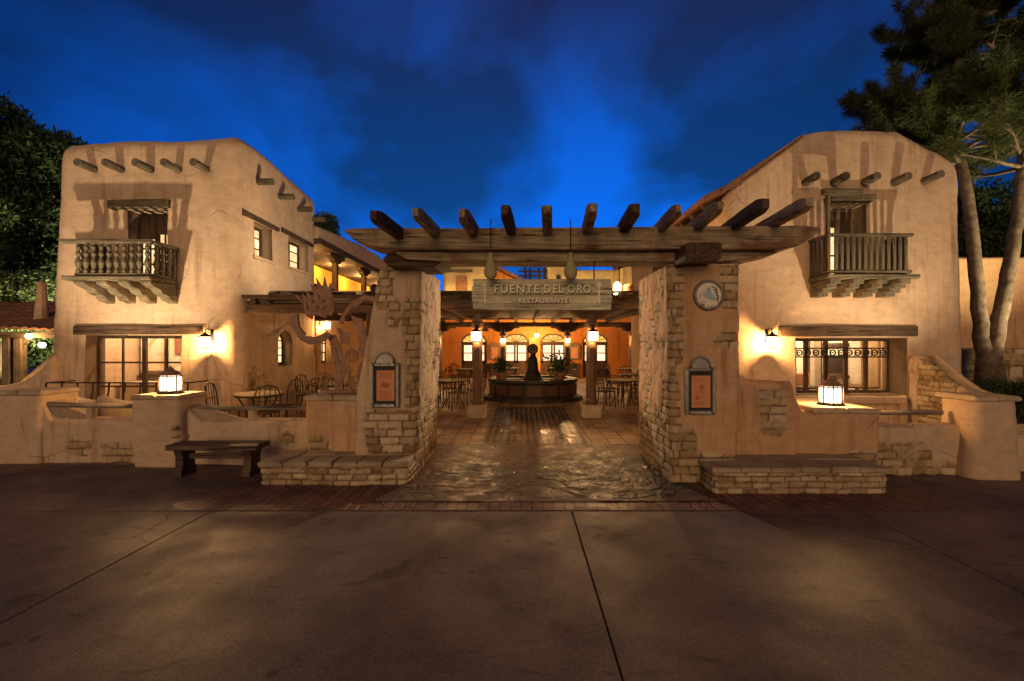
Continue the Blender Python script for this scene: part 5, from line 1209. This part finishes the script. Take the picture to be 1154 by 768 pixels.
# ------------------------------------------------------------------ rusty sculpture
def sculpture():
    Y = 6.22; t = thing('metal_sculpture', 'rusty cut metal sculpture of a spiky haired figure with an arrow on the plinth', 'sculpture', (W(372, 443, Y).x, Y, 1.0)); T = t.location.copy()
    def q(zx, zy): p = W(300 + zx / 5.117, 310 + zy / 5.117, Y); return (p.x - T.x, p.z - T.z)
    def plate(name, outlines, y, th, mat='rust'):
        c = bpy.data.curves.new('plate', 'CURVE'); c.dimensions = '2D'; c.fill_mode = 'BOTH'; c.extrude = th / 2
        for o_ in outlines:
            s = c.splines.new('POLY'); s.points.add(len(o_) - 1); s.use_cyclic_u = True
            for p, v in zip(s.points, o_): p.co = (*q(*v), 0, 1)
        o = bpy.data.objects.new('plate', c); COL.objects.link(o); bpy.context.view_layer.update()
        me = bpy.data.meshes.new_from_object(o.evaluated_get(bpy.context.evaluated_depsgraph_get())); bpy.data.objects.remove(o)
        for v in me.vertices: x, z, d = v.co; v.co = (x, y - d, z)
        me.materials.clear(); r = link_mesh(name, me, mat, t); return r
    plate('head', [[(170, 118), (176, 112), (218, 160), (208, 104), (248, 145), (230, 94), (278, 132), (260, 54), (304, 100), (289, 18), (328, 80), (336, 12), (354, 84), (374, 46), (376, 104), (390, 140), (392, 195), (378, 240), (352, 232), (345, 250), (310, 238), (270, 228), (236, 240), (214, 196), (196, 152)],
                   [(318, 212), (352, 186), (356, 178), (348, 178), (330, 192), (312, 204)], [(286, 180), (300, 176), (304, 190), (290, 194)], [(322, 148), (338, 142), (344, 154), (330, 160)], [(196, 150), (210, 160), (226, 200), (214, 196)], [(228, 150), (238, 156), (250, 205), (240, 205)], [(262, 120), (272, 140), (280, 165), (270, 165)], [(300, 112), (312, 118), (316, 140), (304, 138)], [(340, 100), (352, 108), (352, 132), (342, 128)]], 0, .03)
    plate('arm', [[(140, 248), (165, 232), (196, 228), (200, 300), (235, 352), (300, 358), (360, 328), (392, 350), (330, 392), (262, 404), (205, 374), (170, 312), (146, 286)]], -.05, .025)
    plate('arrow', [[(146, 262), (152, 272), (72, 324), (76, 336), (8, 360), (52, 312), (64, 314)]], -.02, .02)
    plate('body', [[(352, 345), (392, 345), (428, 420), (452, 500), (462, 560), (440, 600), (442, 668), (392, 668), (402, 560), (380, 440)], [(396, 420), (402, 418), (428, 520), (421, 522)]], .02, .04)
    plate('tail', [[(408, 278), (448, 200), (498, 142), (560, 116), (640, 128), (700, 170), (690, 190), (630, 150), (560, 148), (512, 180), (464, 240), (432, 282)], [(440, 250), (452, 256), (500, 190), (494, 180)], [(520, 160), (560, 138), (600, 138), (560, 142)]], .05, .03)
    plate('branch', [[(480, 232), (544, 252), (566, 330), (600, 420), (580, 440), (540, 480), (512, 474), (532, 400), (512, 320)]], .06, .03)
    plate('star', [[(412, 312), (436, 306), (452, 330), (500, 340), (478, 362), (484, 404), (452, 392), (430, 402), (434, 352)]], -.03, .02)
    b = MB(); pts = []
    for k in range(40): a = k / 39 * 4.4 * PI; r = 42 * (1 - k / 46); x, z = q(492 + r * math.cos(a + .4), 462 + r * math.sin(a + .4)); pts.append((x, .03, z))
    b.tube(pts, .014, 6)
    for cx_, cy_, r0 in ((330, 600, 40), (318, 640, 30), (470, 640, 36), (515, 610, 40), (545, 560, 34)):
        pts = [(q(cx_ + r0 * (1 - k / 34) * math.cos(k / 26 * 3.2 * PI + cx_), cy_ + r0 * (1 - k / 34) * math.sin(k / 26 * 3.2 * PI + cx_))) for k in range(27)]; b.tube([(x, .04, z) for x, z in pts], .013, 6)
    b.build('scrollwork', 'rust', t, True)
    b = MB()
    for a, c in (((470, 520), (482, 668)), ((540, 500), (528, 668)), ((330, 640), (345, 668)), ((585, 430), (575, 660))): (x0, z0), (x1, z1) = q(*a), q(*c); b.tube([(x0, .045, z0), (x1, .045, z1)], .02, 6)
    x0, z0 = q(350, 668); x1, z1 = q(590, 668); b.rbox(x0, x1, -.06, .10, z1 - .03, z1 + .012, rng)
    b.build('base', 'rust', t)
    c1, c2 = q(195, 228), q(205, 300); b = MB().tube([(c1[0], -.06, c1[1]), (c2[0], -.06, c2[1]), (q(240, 345)[0], -.06, q(240, 345)[1])], .008, 5); b.build('rod', 'iron', t)
sculpture()

# ------------------------------------------------------------------ pavilion on the far left
t = thing('tiled_pavilion', 'small open pavilion with a tiled hip roof at the left edge', 'pavilion', (-12.2, 11, 0)); T = t.location.copy()
def P_(o): o.matrix_parent_inverse = Matrix.Translation(-T); return o
roof = MB(); nx, ny = 64, 26; vs = []; fs = []
for j in range(ny + 1):
    for i in range(nx + 1):
        x = -13.8 + 3.55 * i / nx; v = j / ny; vs.append((x, 10.3 + 1.8 * v, 2.02 + .80 * v + .035 * abs(math.sin(i * PI / 4)) + (.018 if j % 4 == 0 else 0) + .03 * math.sin(x * 2)))
for j in range(ny):
    for i in range(nx): a = j * (nx + 1) + i; fs.append((a, a + 1, a + nx + 2, a + nx + 1))
ro = roof.add(vs, fs).build('roof', 'terracotta_roof', t); P_(ro); s_ = ro.modifiers.new('thick', 'SOLIDIFY'); s_.thickness = .05
P_(timber('beam', 'olive_x', (-13.8, 10.4, 1.90), (-10.3, 10.4, 1.90), .14, .14, t)); 
for x in (-13.3, -11.72, -11.45): P_(MB().rbox(x - .08, x + .08, 10.32, 10.48, .0, 1.83, rng).build('post', 'olive_z', t))
P_(MB().prism([(-11.45, 1.6), (-11.2, 1.83), (-11.45, 1.83)], 10.36, 10.44, 'y').build('brace', 'olive_z', t))
globe('festoon_bulb', W(33, 379, 10.2), 'glowing bare bulb under the pavilion eave, outer one of two', 9, .065, .0, 'light bulb', 'bulb', 'bulbs by the pavilion')
globe('festoon_bulb', W(47.5, 389, 9.8), 'glowing bare bulb close to the left house corner, lower one of two', 9, .06, .0, 'light bulb', 'bulb', 'bulbs by the pavilion')
t = thing('chimney_finial', 'pale plaster finial rising beside the left house behind the tiled roof', 'finial', W(47, 345, 10.9)); MB().lathe([(.14, -.4), (.11, .1), (.085, .3), (.075, .48), (.10, .50), (.10, .53), (.05, .58), (.02, .60)], (0, 0, 0), 8).build('finial', 'adobe', t)

# ------------------------------------------------------------------ trees
def limb_path(pts, n=14, wob=.06, seed=0):
    pts = [Vector(p) for p in pts]; out = []; r = random.Random(seed)
    for i in range(len(pts) - 1):
        a, b = pts[max(i - 1, 0)], pts[i]; c, d = pts[i + 1], pts[min(i + 2, len(pts) - 1)]
        for k in range(n // (len(pts) - 1) + 1):
            t_ = k / (n // (len(pts) - 1) + 1); out.append(.5 * ((2 * b) + (c - a) * t_ + (2 * a - 5 * b + 4 * c - d) * t_ ** 2 + (3 * b - a - 3 * c + d) * t_ ** 3) + Vector((r.uniform(-wob, wob), r.uniform(-wob, wob), 0)))
    out.append(pts[-1]); return out
def pine():
    Y = 11.4; base = W(1116, 443, Y); base.z = 0; t = thing('pine_tree', 'tall pine with a forked pale trunk beside the right house', 'tree', base); T = t.location.copy()
    def w(px, py, dy=0): return W(px, py, Y + dy) - T
    tr = MB(); r = random.Random(5); A = limb_path([(0, 0, 0), w(1113, 415), w(1106, 380), w(1100, 310), w(1093, 240), w(1083, 185), w(1074, 130), w(1080, 40), w(1090, -60)], 30, .02, 1)
    B = limb_path([w(1116, 420), w(1124, 370), w(1136, 310), w(1147, 240), w(1154, 160), w(1160, 60, .5), w(1158, -60, .5)], 30, .02, 2)
    rad = lambda n, a, b: [a + (b - a) * (k / (n - 1)) ** .8 for k in range(n)]
    tr.tube([(0, 0, -.05), w(1116, 432), w(1115, 415), w(1112, 395)], [.38, .31, .27, .20], 14); tr.tube(A, rad(len(A), .21, .07), 12); tr.tube(B, rad(len(B), .20, .08), 12)
    tips = []
    def branch(p, d, L_, r0, depth=0):
        pts = [p]; q = Vector(p); dd = Vector(d).normalized(); n = 7
        for k in range(n):
            dd = (dd + Vector((r.uniform(-.18, .18), r.uniform(-.18, .18), r.uniform(-.06, .14)))).normalized(); q = q + dd * L_ / n; pts.append(q.copy())
            if depth < 2 and k > 1:
                for _ in range((2 if r.random() < .6 else 1) if depth == 0 else (1 if r.random() < .75 else 0)): branch(q, (dd + Vector((r.uniform(-1, 1), r.uniform(-1, 1), r.uniform(-.2, .5))) * .9), L_ * r.uniform(.28, .5), r0 * .4, depth + 1)
            if depth > 0 or k > 3: tips.append(q.copy())
        tr.tube(pts, [r0 * (1 - .8 * k / n) + .004 for k in range(n + 1)], 5 if depth else 7)
    for k in range(26):
        p = A[int(len(A) * (.62 + .38 * k / 26))]; a = PI + r.uniform(-2.2, 2.2); L_ = 1.95 - .035 * k; branch(p, (math.cos(a), math.sin(a) * .8, r.uniform(-.02, .35)), L_ * r.uniform(.7, 1.1), .05)
    for k in range(38):
        p = B[int(len(B) * (.60 + .39 * k / 38))]; a = r.uniform(0, 2 * PI); branch(p, (math.cos(a), math.sin(a) * .9, r.uniform(-.1, .35)), 2.5 * r.uniform(.7, 1.15), .055)
    tr.build('trunk', 'bark', t, True)
    link_mesh('crown', leaf_mesh('crown', np.array([tuple(p) for p in tips]), 40, .15, .13, 9, .05, .35), 'pine_needles', t)
    print('pine tips', len(tips))
pine()
def leafy(name, label, loc, h, blobs, seed, mat='dark_leaf', size=.13, n=900, per=10, trunk_r=.2, group=None):
    t = thing(name, label, 'tree', loc, 0, group); r = np.random.default_rng(seed); pts = []; m = MB()
    m.tube([(0, 0, -.05), (.05, .03, h * .3), (.0, .0, h * .62)], [trunk_r, trunk_r * .75, trunk_r * .4], 10)
    for bx, by, bz, br in blobs:
        k = max(20, int(n * br * br / 2.2)); d = r.normal(size=(k, 3)); d /= np.linalg.norm(d, axis=1)[:, None]; q = d * br * (r.random((k, 1)) ** .33) * np.array([1, .9, .75])
        q = q * (1 + .28 * fbm(q * 1.3 + seed, 2, seed)[:, None]); pts.append(q + np.array([bx, by, bz])); m.tube([(0, 0, h * .5), (bx * .5, by * .5, (h * .5 + bz) / 2), (bx, by, bz)], [trunk_r * .4, trunk_r * .25, .02], 6)
    m.build('trunk', 'bark', t, True); link_mesh('crown', leaf_mesh('crown', np.concatenate(pts), per, size, .20, seed, .3, .1), mat, t)
leafy('broadleaf_tree', 'large dark tree rising behind the tiled pavilion', (-17.4, 15.4, 0), 8, [(-1.5, 0, 8.5, 2.4), (.2, -.3, 7.3, 2.0), (1.45, 0, 7.9, 1.3), (.9, -.4, 5.8, 1.6), (-1.2, -.6, 6.1, 2.2), (1.0, -.2, 4.2, 1.6), (-.6, -.8, 4.4, 1.8), (2.35, .2, 7.4, .85), (.8, 0, 2.4, 1.5), (2.2, 0, 1.6, 1.2), (2.0, .2, 5.2, .9)], 3, n=1000)
leafy('broadleaf_tree', 'pale green bush tree standing in for the lit side of the large dark tree', (-15.1, 13.3, 0), 4.5, [(-.3, 0, 5.3, .8), (-.5, -.1, 4.2, .7), (.55, .2, 3.3, .75), (-.2, 0, 3.2, .8), (.3, 0, 2.3, .8)], 4, 'lit_leaf', .10, 1000)
for i, (x, y, h, lb) in enumerate(((13.6, 17, 7, 'dark dense tree seen between the pine stems above the wall'), (17.2, 17, 8, 'dark dense tree at the right picture edge behind the pine'))):
    leafy('broadleaf_tree', lb, (x, y, 0), h, [(0, 0, h - 1.6, 1.7), (-.9, 0, h - 2.6, 1.4), (1.1, .2, h - 2.4, 1.5), (0, -.3, h - 3.4, 1.5), (.9, 0, h - 4.2, 1.2)], 20 + i, n=620)
t = thing('hedge', 'low dark hedge round the foot of the pine', 'hedge', (11.9, 10.6, 0)); r = np.random.default_rng(8)
c = np.stack([r.uniform(-2.4, 4.5, 1700), r.uniform(-.55, .75, 1700), r.uniform(.05, 1, 1700)], 1); c[:, 2] *= .85 + .25 * fbm(c * np.array([1.2, 1.2, 0]), 2, 7)
c = c[~((np.abs(c[:, 0] - .0) < .35) & (np.abs(c[:, 1] - .8) < .3))]
link_mesh('foliage', leaf_mesh('foliage', c, 9, .07, .12, 8, .35, .2), 'dark_leaf', t)
leafy('broadleaf_tree', 'dark treetop peeping over the back corner of the left house', (-11.2, 24.5, 0), 8.2, [(.4, 0, 8.2, .75), (.75, -.1, 7.5, .55), (-.3, 0, 7.2, 1.0)], 31, n=500, size=.16)
